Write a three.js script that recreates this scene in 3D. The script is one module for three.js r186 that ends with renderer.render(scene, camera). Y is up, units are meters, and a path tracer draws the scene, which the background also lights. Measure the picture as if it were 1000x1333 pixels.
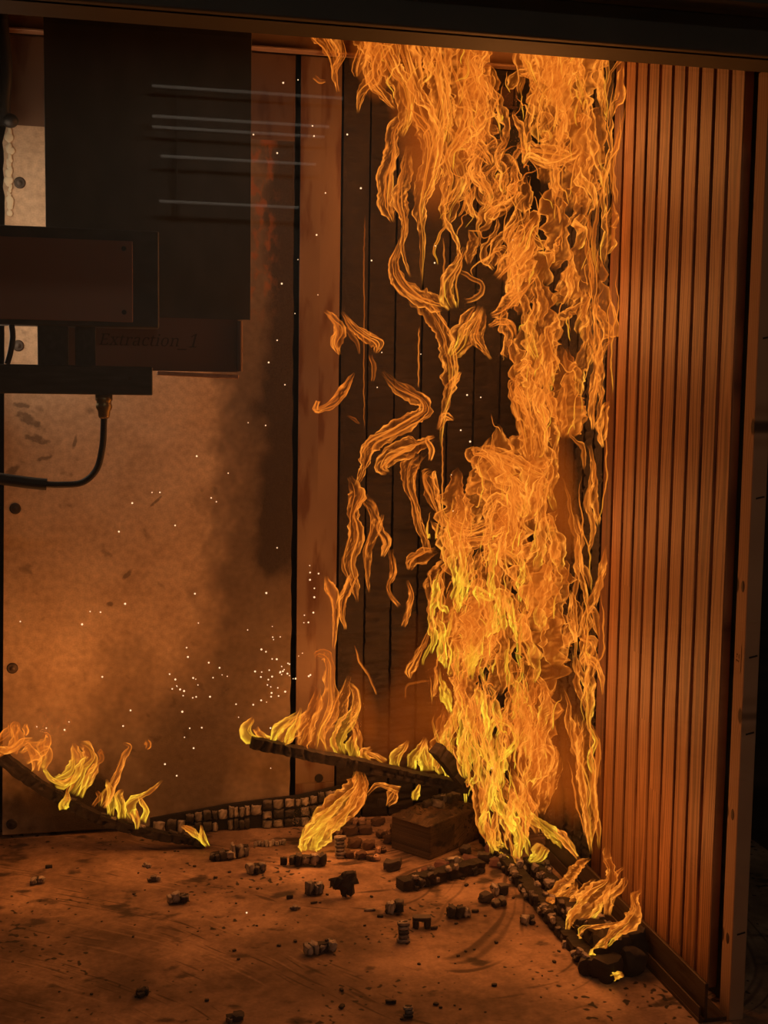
import * as THREE from 'three';
import { RoundedBoxGeometry } from 'three/addons/geometries/RoundedBoxGeometry.js';
import { mergeGeometries } from 'three/addons/utils/BufferGeometryUtils.js';
import { ImprovedNoise } from 'three/addons/math/ImprovedNoise.js';
import { RectAreaLightUniformsLib } from 'three/addons/lights/RectAreaLightUniformsLib.js';

// ------------------------------------------------------------------ camera, lights, exposure
// World: the two wings of the test corner stand on x = 0 (slatted wing) and z = 0 (charred wing); floor y = 0; metres.
const scene = new THREE.Scene();
scene.background = new THREE.Color(0x000000);
const camera = new THREE.PerspectiveCamera(44.57, 1000 / 1333, 0.05, 40);
camera.position.set(-1.0721, 1.1, 3.0803);
camera.rotation.order = 'YXZ';
camera.rotation.set(-0.096, -0.2203, 0.0148);
const renderer = new THREE.WebGLRenderer({ antialias: true });
renderer.toneMapping = THREE.LinearToneMapping;
renderer.toneMappingExposure = 1.0;
renderer.shadowMap.enabled = true;
RectAreaLightUniformsLib.init();

const FIRE = new THREE.Color().setRGB(1, 0.325, 0.07);
function fireLight(x, y, z, intensity, size) {             // one soft light per body of flame, just in front of it
  const l = new THREE.PointLight(FIRE, intensity);
  l.position.set(x, y, z); l.name = 'flame_glow';
  l.castShadow = true; l.shadow.radius = size / 0.02; l.shadow.mapSize.set(1024, 1024);
  scene.add(l);
}
fireLight(-0.27, 0.42, 0.36, 0.30, 0.09);                   // foot of the corner fire
fireLight(-0.20, 0.82, 0.37, 0.22, 0.10);                   // middle of the column
fireLight(-0.19, 1.28, 0.37, 0.30, 0.10);                   // upper column
fireLight(-0.20, 1.66, 0.37, 0.34, 0.10);                   // under the hood
fireLight(-0.36, 1.62, 0.22, 0.07, 0.08);                   // flames on the charred wing
fireLight(-0.52, 0.34, 0.24, 0.10, 0.05);                   // flames along the leaning slat
fireLight(-1.19, 0.36, 0.27, 0.15, 0.04);                  // flames on the fallen strip
fireLight(-1.02, 0.22, 0.25, 0.035, 0.04);
fireLight(-0.62, 0.10, 0.27, 0.025, 0.03);                  // small flame on the floor
fireLight(-0.20, 0.24, 0.84, 0.09, 0.05);                   // flames on the burning bundle
const fillColor = new THREE.Color().setRGB(1, 0.86, 0.66);
const fillLight = new THREE.RectAreaLight(fillColor, 9, 0.9, 0.3);   // added fill lamp behind the camera, to grey the front of the stud
fillLight.position.set(-0.6, 2.565, 4.1); fillLight.lookAt(-0.6, 0, 4.1);
scene.add(fillLight);
const portLight = new THREE.RectAreaLight(new THREE.Color().setRGB(1, 0.78, 0.55), 2.2, 0.24, 0.54);   // daylight of the small side port
portLight.position.set(-1.338, 1.39, 0.2); portLight.lookAt(0, 1.39, 0.2);
scene.add(portLight);

// ------------------------------------------------------------------ helpers
const PN = new ImprovedNoise();
const n3 = (x, y, z) => PN.noise(x + 31.7, y + 17.3, z + 5.1);
const fbm = (x, y, z, o = 4) => { let s = 0, a = 0.5; for (let i = 0; i < o; i++) { s += a * n3(x, y, z + i * 7.7); x *= 2.03; y *= 2.03; a *= 0.5; } return s; };
const sat = (x) => Math.min(1, Math.max(0, x));
const sstep = (a, b, x) => { const t = sat((x - a) / (b - a)); return t * t * (3 - 2 * t); };
const mix = (a, b, t) => a + (b - a) * t;
const mix3 = (a, b, t) => [mix(a[0], b[0], t), mix(a[1], b[1], t), mix(a[2], b[2], t)];
function rng(seed) { let s = seed >>> 0; return () => { s = (s + 0x6d2b79f5) >>> 0; let t = Math.imul(s ^ (s >>> 15), 1 | s); t = (t + Math.imul(t ^ (t >>> 7), 61 | t)) ^ t; return ((t ^ (t >>> 14)) >>> 0) / 4294967296; }; }
function tex(w, h, fn, srgb = true) {
  const d = new Uint8Array(w * h * 4);
  for (let y = 0; y < h; y++) for (let x = 0; x < w; x++) {
    const c = fn((x + 0.5) / w, (y + 0.5) / h), o = (y * w + x) * 4;
    d[o] = sat(c[0]) * 255; d[o + 1] = sat(c[1]) * 255; d[o + 2] = sat(c[2]) * 255; d[o + 3] = 255;
  }
  const t = new THREE.DataTexture(d, w, h);
  t.wrapS = t.wrapT = THREE.RepeatWrapping; t.magFilter = THREE.LinearFilter; t.minFilter = THREE.LinearMipmapLinearFilter; t.generateMipmaps = true;
  if (srgb) t.colorSpace = THREE.SRGBColorSpace;
  t.needsUpdate = true; return t;
}
const used = new Map();
function numbered(n) { const k = used.get(n) ?? 0; used.set(n, k + 1); return k ? `${n}_${String(k).padStart(3, '0')}` : n; }
function thing(name, label, category, pos = [0, 0, 0], turn = 0, group) {
  const o = new THREE.Group(); o.name = numbered(name); o.position.set(...pos); o.rotation.y = turn;
  o.userData = { label, category }; if (group) o.userData.group = group;
  scene.add(o); return o;
}
function add(parent, name, geo, mat, label) {
  const m = new THREE.Mesh(geo, mat); m.name = name; m.castShadow = m.receiveShadow = true;
  if (label) m.userData.label = label;
  parent.add(m); return m;
}
function struct(name, geo, mat, label) { const m = add(scene, numbered(name), geo, mat); m.userData.kind = 'structure'; m.userData.label = label; return m; }
const box = (x0, x1, y0, y1, z0, z1) => new THREE.BoxGeometry(x1 - x0, y1 - y0, z1 - z0).translate((x0 + x1) / 2, (y0 + y1) / 2, (z0 + z1) / 2);
const rbox = (x0, x1, y0, y1, z0, z1, r = 0.002) => new RoundedBoxGeometry(x1 - x0, y1 - y0, z1 - z0, 2, r).translate((x0 + x1) / 2, (y0 + y1) / 2, (z0 + z1) / 2);
// uv in metres across the two long axes of a flat piece
function uvPlane(g, a, b, sa, sb, oa = 0, ob = 0) {
  const p = g.attributes.position, uv = new Float32Array(p.count * 2);
  for (let i = 0; i < p.count; i++) { uv[2 * i] = (p.getComponent(i, a) - oa) * sa; uv[2 * i + 1] = (p.getComponent(i, b) - ob) * sb; }
  g.setAttribute('uv', new THREE.BufferAttribute(uv, 2)); return g;
}
const std = (o) => new THREE.MeshStandardMaterial(o);

// ------------------------------------------------------------------ materials
const woodTex = tex(1024, 2048, (u, v) => {
  const x = u * 0.25, y = v * 2, slat = Math.floor(x / 0.05);
  const dx = x - slat * 0.05 - 0.025 - 0.03 * n3(slat * 9.1, y * 0.7, 3) - 0.004 * n3(slat * 2.2, y * 5, 9);
  const d = Math.hypot(dx, 0.014 + 0.022 * n3(slat * 3.3, y * 0.8, 7) + 0.003 * n3(slat, y * 6, 12)) + 0.0012 * n3(x * 160, y * 12, 10);
  const ring = Math.abs((d * 150 + slat * 3.7 + 10) % 1 - 0.5) * 2;
  const fine = 0.5 + 0.5 * n3(x * 420, y * 7, 4), fib = 0.5 + 0.5 * n3(x * 2600, y * 30, 8);
  let c = mix3([0.69, 0.50, 0.33], [0.36, 0.225, 0.135], sat(Math.pow(ring, 1.8) * 0.7 + fine * 0.25));
  c = mix3(c, [0.36, 0.22, 0.13], sat(fib - 0.62) * 1.4);
  const tone = 1 + 0.16 * n3(slat * 4.3, 0.2, 2) + 0.07 * fbm(x * 12, y * 2, 6, 3);
  return [c[0] * tone, c[1] * tone, c[2] * tone];
});
const woodBump = tex(512, 1024, (u, v) => { const b = 0.5 + 0.3 * n3(u * 225, v * 24, 4) + 0.2 * n3(u * 650, v * 60, 8); return [b, b, b]; }, false);
const M = {};
M.wood = std({ map: woodTex, bumpMap: woodBump, bumpScale: 0.0006, roughness: 0.55 });
M.scorched = std({ map: woodTex, bumpMap: woodBump, bumpScale: 0.0008, roughness: 0.6, color: new THREE.Color().setRGB(0.42, 0.33, 0.26) });
const charBump = tex(512, 512, (u, v) => { const c = 0.5 + 0.5 * fbm(u * 14, v * 22, 2, 4); return [c, c, c]; }, false);
const charTex = tex(512, 512, (u, v) => {
  const a = 0.5 + fbm(u * 9, v * 13, 5, 4), ash = sstep(0.62, 0.9, 0.5 + fbm(u * 30, v * 40, 11, 3));
  return mix3(mix3([0.10, 0.08, 0.07], [0.20, 0.155, 0.12], sat(a)), [0.46, 0.40, 0.34], ash * 0.16);
});
M.char = std({ map: charTex, bumpMap: charBump, bumpScale: 0.0025, roughness: 0.82 });
M.charV = std({ vertexColors: true, roughness: 0.9 });
M.ember = std({ color: new THREE.Color().setRGB(0.07, 0.035, 0.025), emissive: new THREE.Color().setRGB(0.07, 0.012, 0.003), roughness: 0.95 });
const steelTex = tex(512, 1024, (u, v) => {
  const a = 0.5 + fbm(u * 5, v * 9, 21, 5), r = sstep(0.5, 0.8, 0.5 + fbm(u * 12, v * 10, 33, 4));
  return mix3(mix3([0.55, 0.47, 0.41], [0.66, 0.58, 0.50], a), [0.42, 0.27, 0.18], r * 0.7);
});
M.steel = std({ map: steelTex, color: new THREE.Color().setRGB(0.62, 0.56, 0.5), roughness: 0.5, metalness: 0.25 });
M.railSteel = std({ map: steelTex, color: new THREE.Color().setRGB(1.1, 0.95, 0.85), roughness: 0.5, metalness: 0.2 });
const darkTex = tex(512, 512, (u, v) => { const a = 0.5 + fbm(u * 6, v * 6, 41, 5); const s = mix(0.20, 0.29, sat(a)); return [s * 1.02, s * 0.98, s * 0.88]; });
M.black = std({ map: darkTex, roughness: 0.62 });
M.dark = std({ color: 0x1c1712, roughness: 0.85 });
M.wall = std({ map: darkTex, roughness: 0.9, color: new THREE.Color().setRGB(0.8, 0.7, 0.62) });
M.lab = std({ color: 0xb8ada0, roughness: 0.9 });  // pale, so that escaping firelight bounces back on to the front faces
M.plate = std({ color: 0x6b5446, roughness: 0.5, metalness: 0.2 });
M.rubber = std({ color: 0x17130f, roughness: 0.55 });
M.brass = std({ color: 0x8c7a50, roughness: 0.35, metalness: 0.7 });
M.screw = std({ color: 0x4a4038, roughness: 0.45, metalness: 0.6 });
M.pale = std({ color: 0xcfc4a8, roughness: 0.95 });
M.spark = new THREE.MeshBasicMaterial({ color: new THREE.Color().setRGB(1.5, 0.95, 0.5) });
M.flame = new THREE.MeshBasicMaterial({ vertexColors: true, transparent: true, side: THREE.DoubleSide, depthWrite: false });

// fibre cement board: mottled cream, thumb-sized dark smears, soot towards the fire side
const boardTex = tex(768, 2048, (u, v) => {
  const x = u * 0.71, y = v * 1.91;                     // metres from the board's lower left corner
  const m = fbm(x * 9, y * 9, 51, 5), f = n3(x * 260, y * 260, 52), w = n3(x * 120, y * 620, 53);
  let c = mix3([0.70, 0.60, 0.49], [0.80, 0.71, 0.60], sat(0.5 + m));
  c = c.map((k) => k * (1 + 0.07 * f + 0.04 * w + 0.10 * n3(x * 70, y * 70, 54)));
  const spots = sstep(0.22, 0.5, fbm(x * 26 + y * 9, y * 26, 57, 4)) * 0.45;
  c = mix3(c, [0.36, 0.31, 0.26], spots * sstep(-0.1, 0.3, n3(x * 5, y * 4, 58) + 0.15));
  for (const [sx, sy, a, l, wd] of [[0.075, 1.02, -0.6, 0.035, 0.011], [0.095, 0.975, -0.25, 0.03, 0.009], [0.06, 1.055, -0.1, 0.02, 0.006], [0.035, 0.9, 0.7, 0.03, 0.008], [0.18, 0.97, 1.3, 0.016, 0.004], [0.37, 0.825, 0.75, 0.017, 0.0035], [0.30, 0.645, 0.9, 0.02, 0.005], [0.26, 0.575, 0.4, 0.008, 0.006], [0.14, 1.14, 0.5, 0.012, 0.006], [0.11, 0.93, 0.2, 0.018, 0.005]]) {
    const dx = x - sx, dy = y - sy, p = dx * Math.cos(a) + dy * Math.sin(a), q = -dx * Math.sin(a) + dy * Math.cos(a);
    const e = (p / l) ** 2 + (q / wd) ** 2 + 2.2 * fbm(x * 70, y * 70, 61, 4);
    c = mix3(c, [0.28, 0.235, 0.19], 0.5 * (1 - sstep(0.2, 1.5, e)));
  }
  // soot: ragged clouds licked on to the board by earlier flames
  const rag = 0.22 * fbm(x * 5, y * 3.2, 63, 4) + 0.06 * fbm(x * 24, y * 18, 64, 3);
  const s1 = sstep(0.42, 0.56, x + rag + 0.10 * n3(1, y * 2.2, 65)) * sstep(0.28, 0.55, y + rag);
  const s2 = sstep(0.60, 0.66, x + 0.5 * rag) * sstep(0.62, 0.72, y + rag) ;
  const s3 = sstep(0.36, 0.06, Math.hypot((x - 0.46) / 1.5, y - 0.20) + rag);
  const s4 = sstep(0.12, 0.04, Math.hypot((x - 0.1) / 1.6, (y - 0.075)) + 0.6 * rag);
  const soot = sat(0.62 * s1 + 0.45 * s2 + 0.66 * s3 + 0.75 * s4);
  c = mix3(c, [0.15, 0.115, 0.09], soot * (0.88 + 0.12 * f));
  const rust = sstep(0.45, 0.75, 0.5 + fbm(x * 40, y * 26, 67, 4)) * sstep(0.53, 0.56, x) * (1 - sstep(0.64, 0.68, x)) * sstep(1.22, 1.4, y);
  return mix3(c, [0.62, 0.36, 0.2], rust * 0.7);
});
M.board = std({ map: boardTex, roughness: 0.9 });
const floorTex = tex(2048, 2048, (u, v) => {
  const x = u * 2.4, z = v * 2.4;
  const m = fbm(x * 5, z * 5, 71, 6), f = n3(x * 170, z * 170, 72), g = fbm(x * 42, z * 42, 76, 4), big = fbm(x * 2.1, z * 2.1, 73, 4);
  let c = mix3([0.33, 0.25, 0.19], [0.66, 0.53, 0.42], sat(0.52 + 1.25 * m + 0.45 * g));
  c = mix3(c, [0.24, 0.175, 0.13], sstep(-0.02, 0.3, big) * 0.6);
  const wx = x + 0.03 * n3(x * 6, z * 6, 70), th = 0.45 + 0.5 * n3(x * 0.8, z * 0.8, 77), sx = wx * Math.cos(th) + z * Math.sin(th), sz = -wx * Math.sin(th) + z * Math.cos(th);
  const scr = sstep(0.50, 0.75, Math.abs(n3(sx * 8, sz * 110, 74)) + 0.35 * n3(sx * 3, sz * 9, 75));
  c = mix3(c, [0.18, 0.125, 0.09], scr * 0.65);
  const light = sstep(0.45, 0.7, Math.abs(n3(sx * 5 + 3, sz * 70, 78)) + 0.4 * n3(sx * 4, sz * 6, 83));
  c = mix3(c, [0.70, 0.58, 0.46], light * 0.3);
  const dust = sstep(0.16, 0.42, fbm(x * 12, z * 18, 79, 5) + 0.18 * n3(x * 2.4, z * 2.4, 84));
  c = mix3(c, [0.13, 0.095, 0.075], dust * 0.75);
  const fleck = sstep(0.42, 0.55, n3(x * 80, z * 65, 81) * 0.8 + 0.5 * n3(x * 5, z * 6, 82));
  c = mix3(c, [0.08, 0.06, 0.05], fleck * 0.85);
  return c.map((k) => k * (1 + 0.08 * f));
});
const floorBump = tex(1024, 1024, (u, v) => { const b = 0.5 + 0.35 * fbm(u * 24, v * 24, 91, 5) + 0.12 * n3(u * 300, v * 300, 92); return [b, b, b]; }, false);
M.floor = std({ map: floorTex, bumpMap: floorBump, bumpScale: 0.003, roughness: 0.85, color: new THREE.Color().setRGB(1.3, 1.3, 1.32) });
const studTex = tex(256, 2048, (u, v) => {
  const x = u * 0.08, y = v * 2;
  let k = 0, bend = 0;
  for (const [kx, ky] of [[0.030, 0.775], [0.028, 0.37], [0.03, 0.145], [0.025, 1.42], [0.06, 0.55], [0.062, 1.05]]) {
    const dx = x - kx, dy = (y - ky) * 0.55, r = Math.hypot(dx, dy); k = Math.max(k, 1 - sstep(0.005, 0.009, r)); bend += 0.01 * Math.exp(-((r / 0.016) ** 2)) * Math.sign(dx);
  }
  const ring = 0.5 + 0.5 * Math.sin((x + bend + 0.004 * n3(x * 30, y * 3, 95)) * 900), fine = 0.5 + 0.5 * n3(x * 1800, y * 14, 96);
  const c = mix3([0.72, 0.58, 0.46], [0.58, 0.44, 0.33], ring * 0.5 + fine * 0.5);
  return mix3(c, [0.22, 0.13, 0.08], k * 0.9);
});
M.stud = std({ map: studTex, roughness: 0.8 });

// ------------------------------------------------------------------ setting
const shell = [
  ['floor', box(-3.2, 2.2, -0.1, 0, -0.3, 5.2), M.floor, 'brown scuffed floor strewn with char and ash'],
  ['ceiling', box(-3.2, 2.2, 2.6, 2.7, -0.3, 5.2), M.wall, 'dark ceiling above the test corner'],
  ['wall_back', box(-3.2, 2.2, 0, 2.6, -0.3, -0.2), M.wall, 'dark wall behind the boards'],
  ['wall_left', mergeGeometries([box(-1.5, -1.345, 0, 1.12, -0.2, 1.27), box(-1.5, -1.345, 1.66, 2.6, -0.2, 1.27), box(-1.5, -1.345, 1.12, 1.66, -0.2, 0.08), box(-1.5, -1.345, 1.12, 1.66, 0.32, 1.27)]), M.wall, 'dark side wall at the edge of the chamber'],
  ['wall_right', box(0.5, 0.6, 0, 2.6, -0.2, 1.27), M.wall, 'dark side wall behind the slatted wing'],
  ['wall_front', box(-3.2, 2.2, 0, 2.6, 5.1, 5.2), M.lab, 'pale wall of the viewing room'],
  ['wall_outer_left', box(-3.3, -3.2, 0, 2.7, -0.3, 5.2), M.lab, 'pale side wall of the viewing room'],
  ['wall_outer_right', box(2.2, 2.3, 0, 2.7, -0.3, 5.2), M.lab, 'pale side wall of the viewing room'],
  ['wall_partition_left', box(-3.2, -1.36, 0, 2.6, 1.27, 1.37), M.wall, 'dark partition beside the opening'],
  ['wall_partition_right', box(0.4, 2.2, 0, 2.6, 1.27, 1.37), M.wall, 'dark partition beside the opening'],
  ['wall_partition_top', box(-1.36, 0.4, 1.668, 2.6, 1.29, 1.37), M.black, 'black panel above the opening'],
];
for (const [n, g, m, l] of shell) {
  if (n === 'floor') uvPlane(g, 0, 2, 1 / 2.4, 1 / 2.4, -1.6, 0); else uvPlane(g, n.includes('left') || n.includes('right') ? 2 : 0, 1, 0.7, 0.7);
  struct(n, g, m, l);
}
struct('window_2', box(-1.345, 0.395, 0.0, 1.667, 1.327, 1.333), M.pane = new THREE.MeshPhysicalMaterial({ color: 0xffffff, transmission: 1, thickness: 0, roughness: 0, ior: 1.45 }), 'clear viewing pane across the opening');
struct('window_1', box(-1.352, -1.346, 1.12, 1.66, 0.08, 0.32), M.port = std({ color: 0xffffff, emissive: new THREE.Color().setRGB(1, 0.78, 0.55), emissiveIntensity: 0.8 }), 'small daylit port in the side wall');
{ // lintel: a steel channel over the opening, seen a little from below
  const g = mergeGeometries([rbox(-1.36, 0.4, 1.612, 1.622, 1.22, 1.30, 0.003), rbox(-1.36, 0.4, 1.612, 1.668, 1.285, 1.31, 0.003), rbox(-1.36, 0.4, 1.622, 1.80, 1.205, 1.222, 0.003)]);
  struct('trim_1', uvPlane(g, 0, 1, 0.7, 0.7), M.black, 'black steel lintel across the top of the opening');
}

// ------------------------------------------------------------------ charred boards: one builder for every burnt slat
function charSlat(w, h, d, seed, crack = 1, y0 = 0) {           // front faces +z, centre at the origin of x, foot at y = 0
  const segH = Math.max(30, Math.round(h / 0.0045)), g = new THREE.BoxGeometry(w, h, d, 9, segH, 2).translate(0, h / 2, 0);
  const r = rng(seed), rows = [];
  for (let y = 0; y < h;) { rows.push([y, (r() - 0.5) * 0.012, 0.4 + r() * 0.8, r() < 0.35 ? r() : 2]); y += 0.012 + r() * 0.024; }
  const p = g.attributes.position, uv = g.attributes.uv;
  let k0 = 0;
  for (let i = 0; i < p.count; i++) {
    const x = p.getX(i), y = p.getY(i), z = p.getZ(i), e = x / (w / 2), low = crack * (0.35 + 0.65 * (1 - sstep(0.5, 1.2, y + y0)));
    let dep = 0;
    for (const [ry, sl, a, part] of rows) {
      const q = y - ry - sl * e - 0.003 * n3(x * 90, ry * 40, seed);
      if (Math.abs(q) < 0.012) { if (part < 1 && (part < 0.5 ? e > 0.1 : e < -0.1)) continue; dep = Math.max(dep, a * Math.exp(-((q / 0.0034) ** 2))); }
    }
    const vert = 0.5 * Math.exp(-(((x - 0.3 * w * n3(3, y * 3, seed)) / 0.003) ** 2)) * sat(n3(7, y * 5, seed) * 2);
    const bulge = 0.0025 * fbm(x * 30, y * 18, seed, 3);
    const edge = Math.abs(e) > 0.97 ? -0.0025 * (0.5 + n3(9, y * 45, seed + e)) * low : 0;
    if (z > 0) p.setZ(i, z - low * (0.0085 * Math.max(dep, vert)) + bulge);
    p.setX(i, x + Math.sign(e) * (edge + 0.002 * n3(4, y * 12, seed + Math.sign(e) * 3) * low));
    uv.setXY(i, x * 3 + seed * 0.37, y * 3 + seed * 0.71);
  }
  g.computeVertexNormals(); return g;
}
// left wing
{
  const t = thing('charred_wall', 'charred upright slats of the back wing behind the flames', 'wall panel', [-0.25, 0, 0]);
  for (let i = 0; i < 7; i++) {
    const x = -0.4994 + 0.0695 * (i + 0.5);
    const s = add(t, i ? `slat_${String(i).padStart(3, '0')}` : 'slat', charSlat(0.0655, 1.905, 0.018, 11 + i, i < 1 ? 0.25 : 1), M.char);
    s.position.set(x + 0.25, 0, -0.009);
  }
  add(t, 'backing_board', box(-0.26, 0.30, 0, 1.905, -0.05, -0.022), M.dark);
}
// right wing
{
  const t = thing('slatted_wall', 'side wing of upright reddish brown wooden slats, burning at its inner end', 'wall panel', [0, 0, 0.55]);
  for (let i = -9; i < 9; i++) {
    const z0 = 0.558 + 0.0578 * i, z1 = z0 + 0.0485, k = i + 9, name = (i < -1 ? 'charred_slat' : 'slat');
    let s;
    if (i < -1) { s = add(t, numbered('charred_slat_part').replace('_part', ''), charSlat(0.0485, 1.9, 0.018, 41 + i, 1).rotateY(-Math.PI / 2), M.char); s.position.set(0.009, 0.01, (z0 + z1) / 2 - 0.55); }
    else {
      const g = uvPlane(rbox(0, 0.018, 0.02, 1.9, z0 - 0.55, z1 - 0.55, 0.003), 2, 1, 4, 0.5, z0 - 0.55 - 0.05 * ((k * 7) % 5) - 0.002, -0.13 * k);
      s = add(t, numbered('slat_part').replace('_part', ''), g, i === -1 ? M.scorched : M.wood);
    }
  }
  add(t, 'backing_board', box(0.022, 0.05, 0, 1.905, -0.55, 0.538), M.dark);
}
{ // trough along the foot of the slatted wing
  const t = thing('floor_channel', 'dark steel channel along the foot of the wooden slats', 'channel', [-0.03, 0, 0.75]);
  const L0 = -0.42, L1 = 0.40;
  add(t, 'back_flange', rbox(-0.018, -0.012, 0.0, 0.072, L0, L1, 0.0015), M.steelDark = std({ map: steelTex, color: new THREE.Color().setRGB(0.22, 0.19, 0.17), roughness: 0.55, metalness: 0.4 }));
  add(t, 'base_plate', rbox(-0.028, 0.026, 0.0, 0.008, L0, L1, 0.0015), M.steelDark);
  add(t, 'front_lip', rbox(-0.028, -0.0245, 0.008, 0.03, L0, L1, 0.0012), M.steelDark);
}
{ // stud closing the slatted wing
  const t = thing('wooden_stud', 'rough sawn wooden stud with dark knots at the open end of the slatted wing', 'stud', [0.013, 0, 1.134]);
  const post = add(t, 'post', uvPlane(new RoundedBoxGeometry(0.028, 1.64, 0.037, 2, 0.002).translate(0, 0.82, 0), 2, 1, 1 / 0.08, 0.5, -0.0485, 0), M.stud);
  const c = document.createElement('canvas'); c.width = 64; c.height = 128; const q = c.getContext('2d');
  q.fillStyle = '#a98568'; q.fillRect(0, 0, 64, 128); q.fillStyle = '#4a2313'; q.font = 'bold 46px serif'; q.save(); q.translate(32, 64); q.rotate(-Math.PI / 2 + 0.15); q.textAlign = 'center'; q.textBaseline = 'middle'; q.fillText('12', 0, 0); q.restore();
  const ct = new THREE.CanvasTexture(c); ct.colorSpace = THREE.SRGBColorSpace;
  const st = add(post, 'stamp', new THREE.PlaneGeometry(0.022, 0.045), std({ map: ct, roughness: 0.85 }), 'small dark stamped figures'); st.rotation.y = -Math.PI / 2; st.position.set(-0.0146, 0.648, -0.004);
  for (const [y, z] of [[0.775, 0.002], [0.37, 0], [0.145, 0.001]]) { const k = add(post, 'knot', new THREE.SphereGeometry(0.0075, 12, 8).scale(0.2, 1.4, 0.8), M.knot ??= std({ color: 0x3a2012, roughness: 0.7 })); k.position.set(-0.0138, y, z); }
  for (const y of [0.16, 0.52, 0.655, 0.93, 1.2]) add(post, 'saw_mark', new THREE.BoxGeometry(0.016, 0.003, 0.001).rotateZ(0.2).translate(0.002, y, 0.0187), M.dark);
}

// ------------------------------------------------------------------ cement board, steel strip, top rail
{
  const t = thing('cement_board', 'tall cream cement board left of the fire, sooty towards the flames', 'board', [-0.968, 0, 0]);
  const s = new THREE.Shape(), r = rng(5); s.moveTo(-0.355, 0.012); s.lineTo(0.352, 0.012);
  for (let y = 0.05; y < 1.9; y += 0.035) s.lineTo(0.352 - 0.004 * r(), y);
  s.lineTo(0.352, 1.905); s.lineTo(-0.317, 1.905); s.lineTo(-0.322, 1.7);
  for (let y = 1.66; y > 1.52; y -= 0.02) s.lineTo(-0.328 - 0.004 * r(), y);
  s.lineTo(-0.34, 0.8); s.closePath();
  const g = new THREE.ExtrudeGeometry(s, { depth: 0.018, bevelEnabled: false }).translate(0, 0, -0.018);
  uvPlane(g, 0, 1, 1 / 0.71, 1 / 1.91, -0.355, 0);
  const sheet = add(t, 'sheet', g, M.board);
  add(t, 'shade_sheet', uvPlane(rbox(-0.318, 0.35, 1.701, 1.903, 0.0005, 0.003, 0.001), 0, 1, 2, 0.7), M.upper = std({ map: steelTex, color: new THREE.Color().setRGB(0.34, 0.25, 0.18), roughness: 0.8 }), 'darker brown sheet standing for the shaded top of the board');  // separate sheet, coloured darker in place of shade above the daylight edge
  for (const [x, y] of [[-1.262, 1.571], [-1.27, 1.195], [-1.282, 0.81], [-1.294, 0.424], [-1.300, 0.038]]) {
    const w = add(sheet, 'screw', new THREE.LatheGeometry([[0.0001, 0.0035], [0.004, 0.004], [0.0055, 0.0015], [0.0095, 0.003], [0.0125, 0.0022], [0.0135, 0]].map((p) => new THREE.Vector2(...p)), 20).rotateX(Math.PI / 2), M.screw);
    w.position.set(x + 0.968, y, 0.0002); 
  }
  const gs = []; for (let i = 0; i < 26; i++) { const y = 1.50 + i * 0.0075; gs.push(new THREE.IcosahedronGeometry(0.004 + 0.005 * r(), 1).scale(0.6 + 0.9 * r(), 1.3, 0.35).rotateZ(r() - 0.5).translate(-0.317 + 0.006 * r() - (1.7 - y) * 0.02, y, 0.003)); }
  add(t, 'torn_edge', mergeGeometries(gs), M.pale, 'torn whitish edge');
}
{
  const t = thing('steel_strip', 'orange lit upright steel strip between cement board and charred slats', 'metal strip', [-0.5535, 0, 0]);
  add(t, 'web', uvPlane(rbox(-0.0505, 0.0505, 0.10, 1.905, -0.004, 0, 0.001), 0, 1, 2, 0.5), M.steel);
  const foot = add(t, 'foot', uvPlane(rbox(-0.0505, 0.0505, 0, 0.0995, -0.004, 0, 0.001), 0, 1, 2, 0.5, 0, 0.3), M.steel);
  const h = add(foot, 'bolt_hole', new THREE.CylinderGeometry(0.011, 0.011, 0.002, 20).rotateX(Math.PI / 2), M.dark); h.position.set(0.0105, 0.112, 0.0008);
}
{
  const t = thing('top_rail', 'orange lit steel rail along the top of the boards under the hood', 'rail', [-0.63, 1.905, 0.02]);
  add(t, 'web', uvPlane(rbox(-0.72, 0.615, 0.004, 0.25, -0.012, -0.004, 0.002), 0, 1, 1, 1), M.railSteel);
  add(t, 'flange', uvPlane(rbox(-0.72, 0.615, 0, 0.006, -0.012, 0.022, 0.002), 0, 2, 1, 1), M.railSteel);
}
{ // burnt remains hanging under the rail, near the corner
  const t = thing('burnt_batten', 'burnt remains of a small slotted batten high in the corner between the flames', 'batten', [-0.097, 1.78, 0.012]);
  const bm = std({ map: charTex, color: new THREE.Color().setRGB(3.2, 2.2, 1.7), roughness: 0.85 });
  for (const [x0, x1, y0, y1] of [[-0.043, -0.012, 0.05, 0.075], [-0.006, 0.026, 0.035, 0.08]]) add(t, 'slot_panel', rbox(x0, x1, y0, y1, 0, 0.008, 0.001), bm);
  add(t, 'rung', rbox(-0.046, 0.036, 0.028, 0.034, 0, 0.014, 0.001), bm);
  add(t, 'rung', rbox(-0.046, 0.036, 0.014, 0.019, 0, 0.012, 0.001), bm);
  add(t, 'stub', rbox(-0.042, -0.012, -0.014, 0.006, 0, 0.014, 0.001), bm); add(t, 'stub', rbox(0.016, 0.044, -0.012, 0.010, 0, 0.014, 0.001), bm);
  add(t, 'side_post', rbox(0.03, 0.036, -0.0, 0.09, -0.006, 0.006, 0.001), bm);
}

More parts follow.
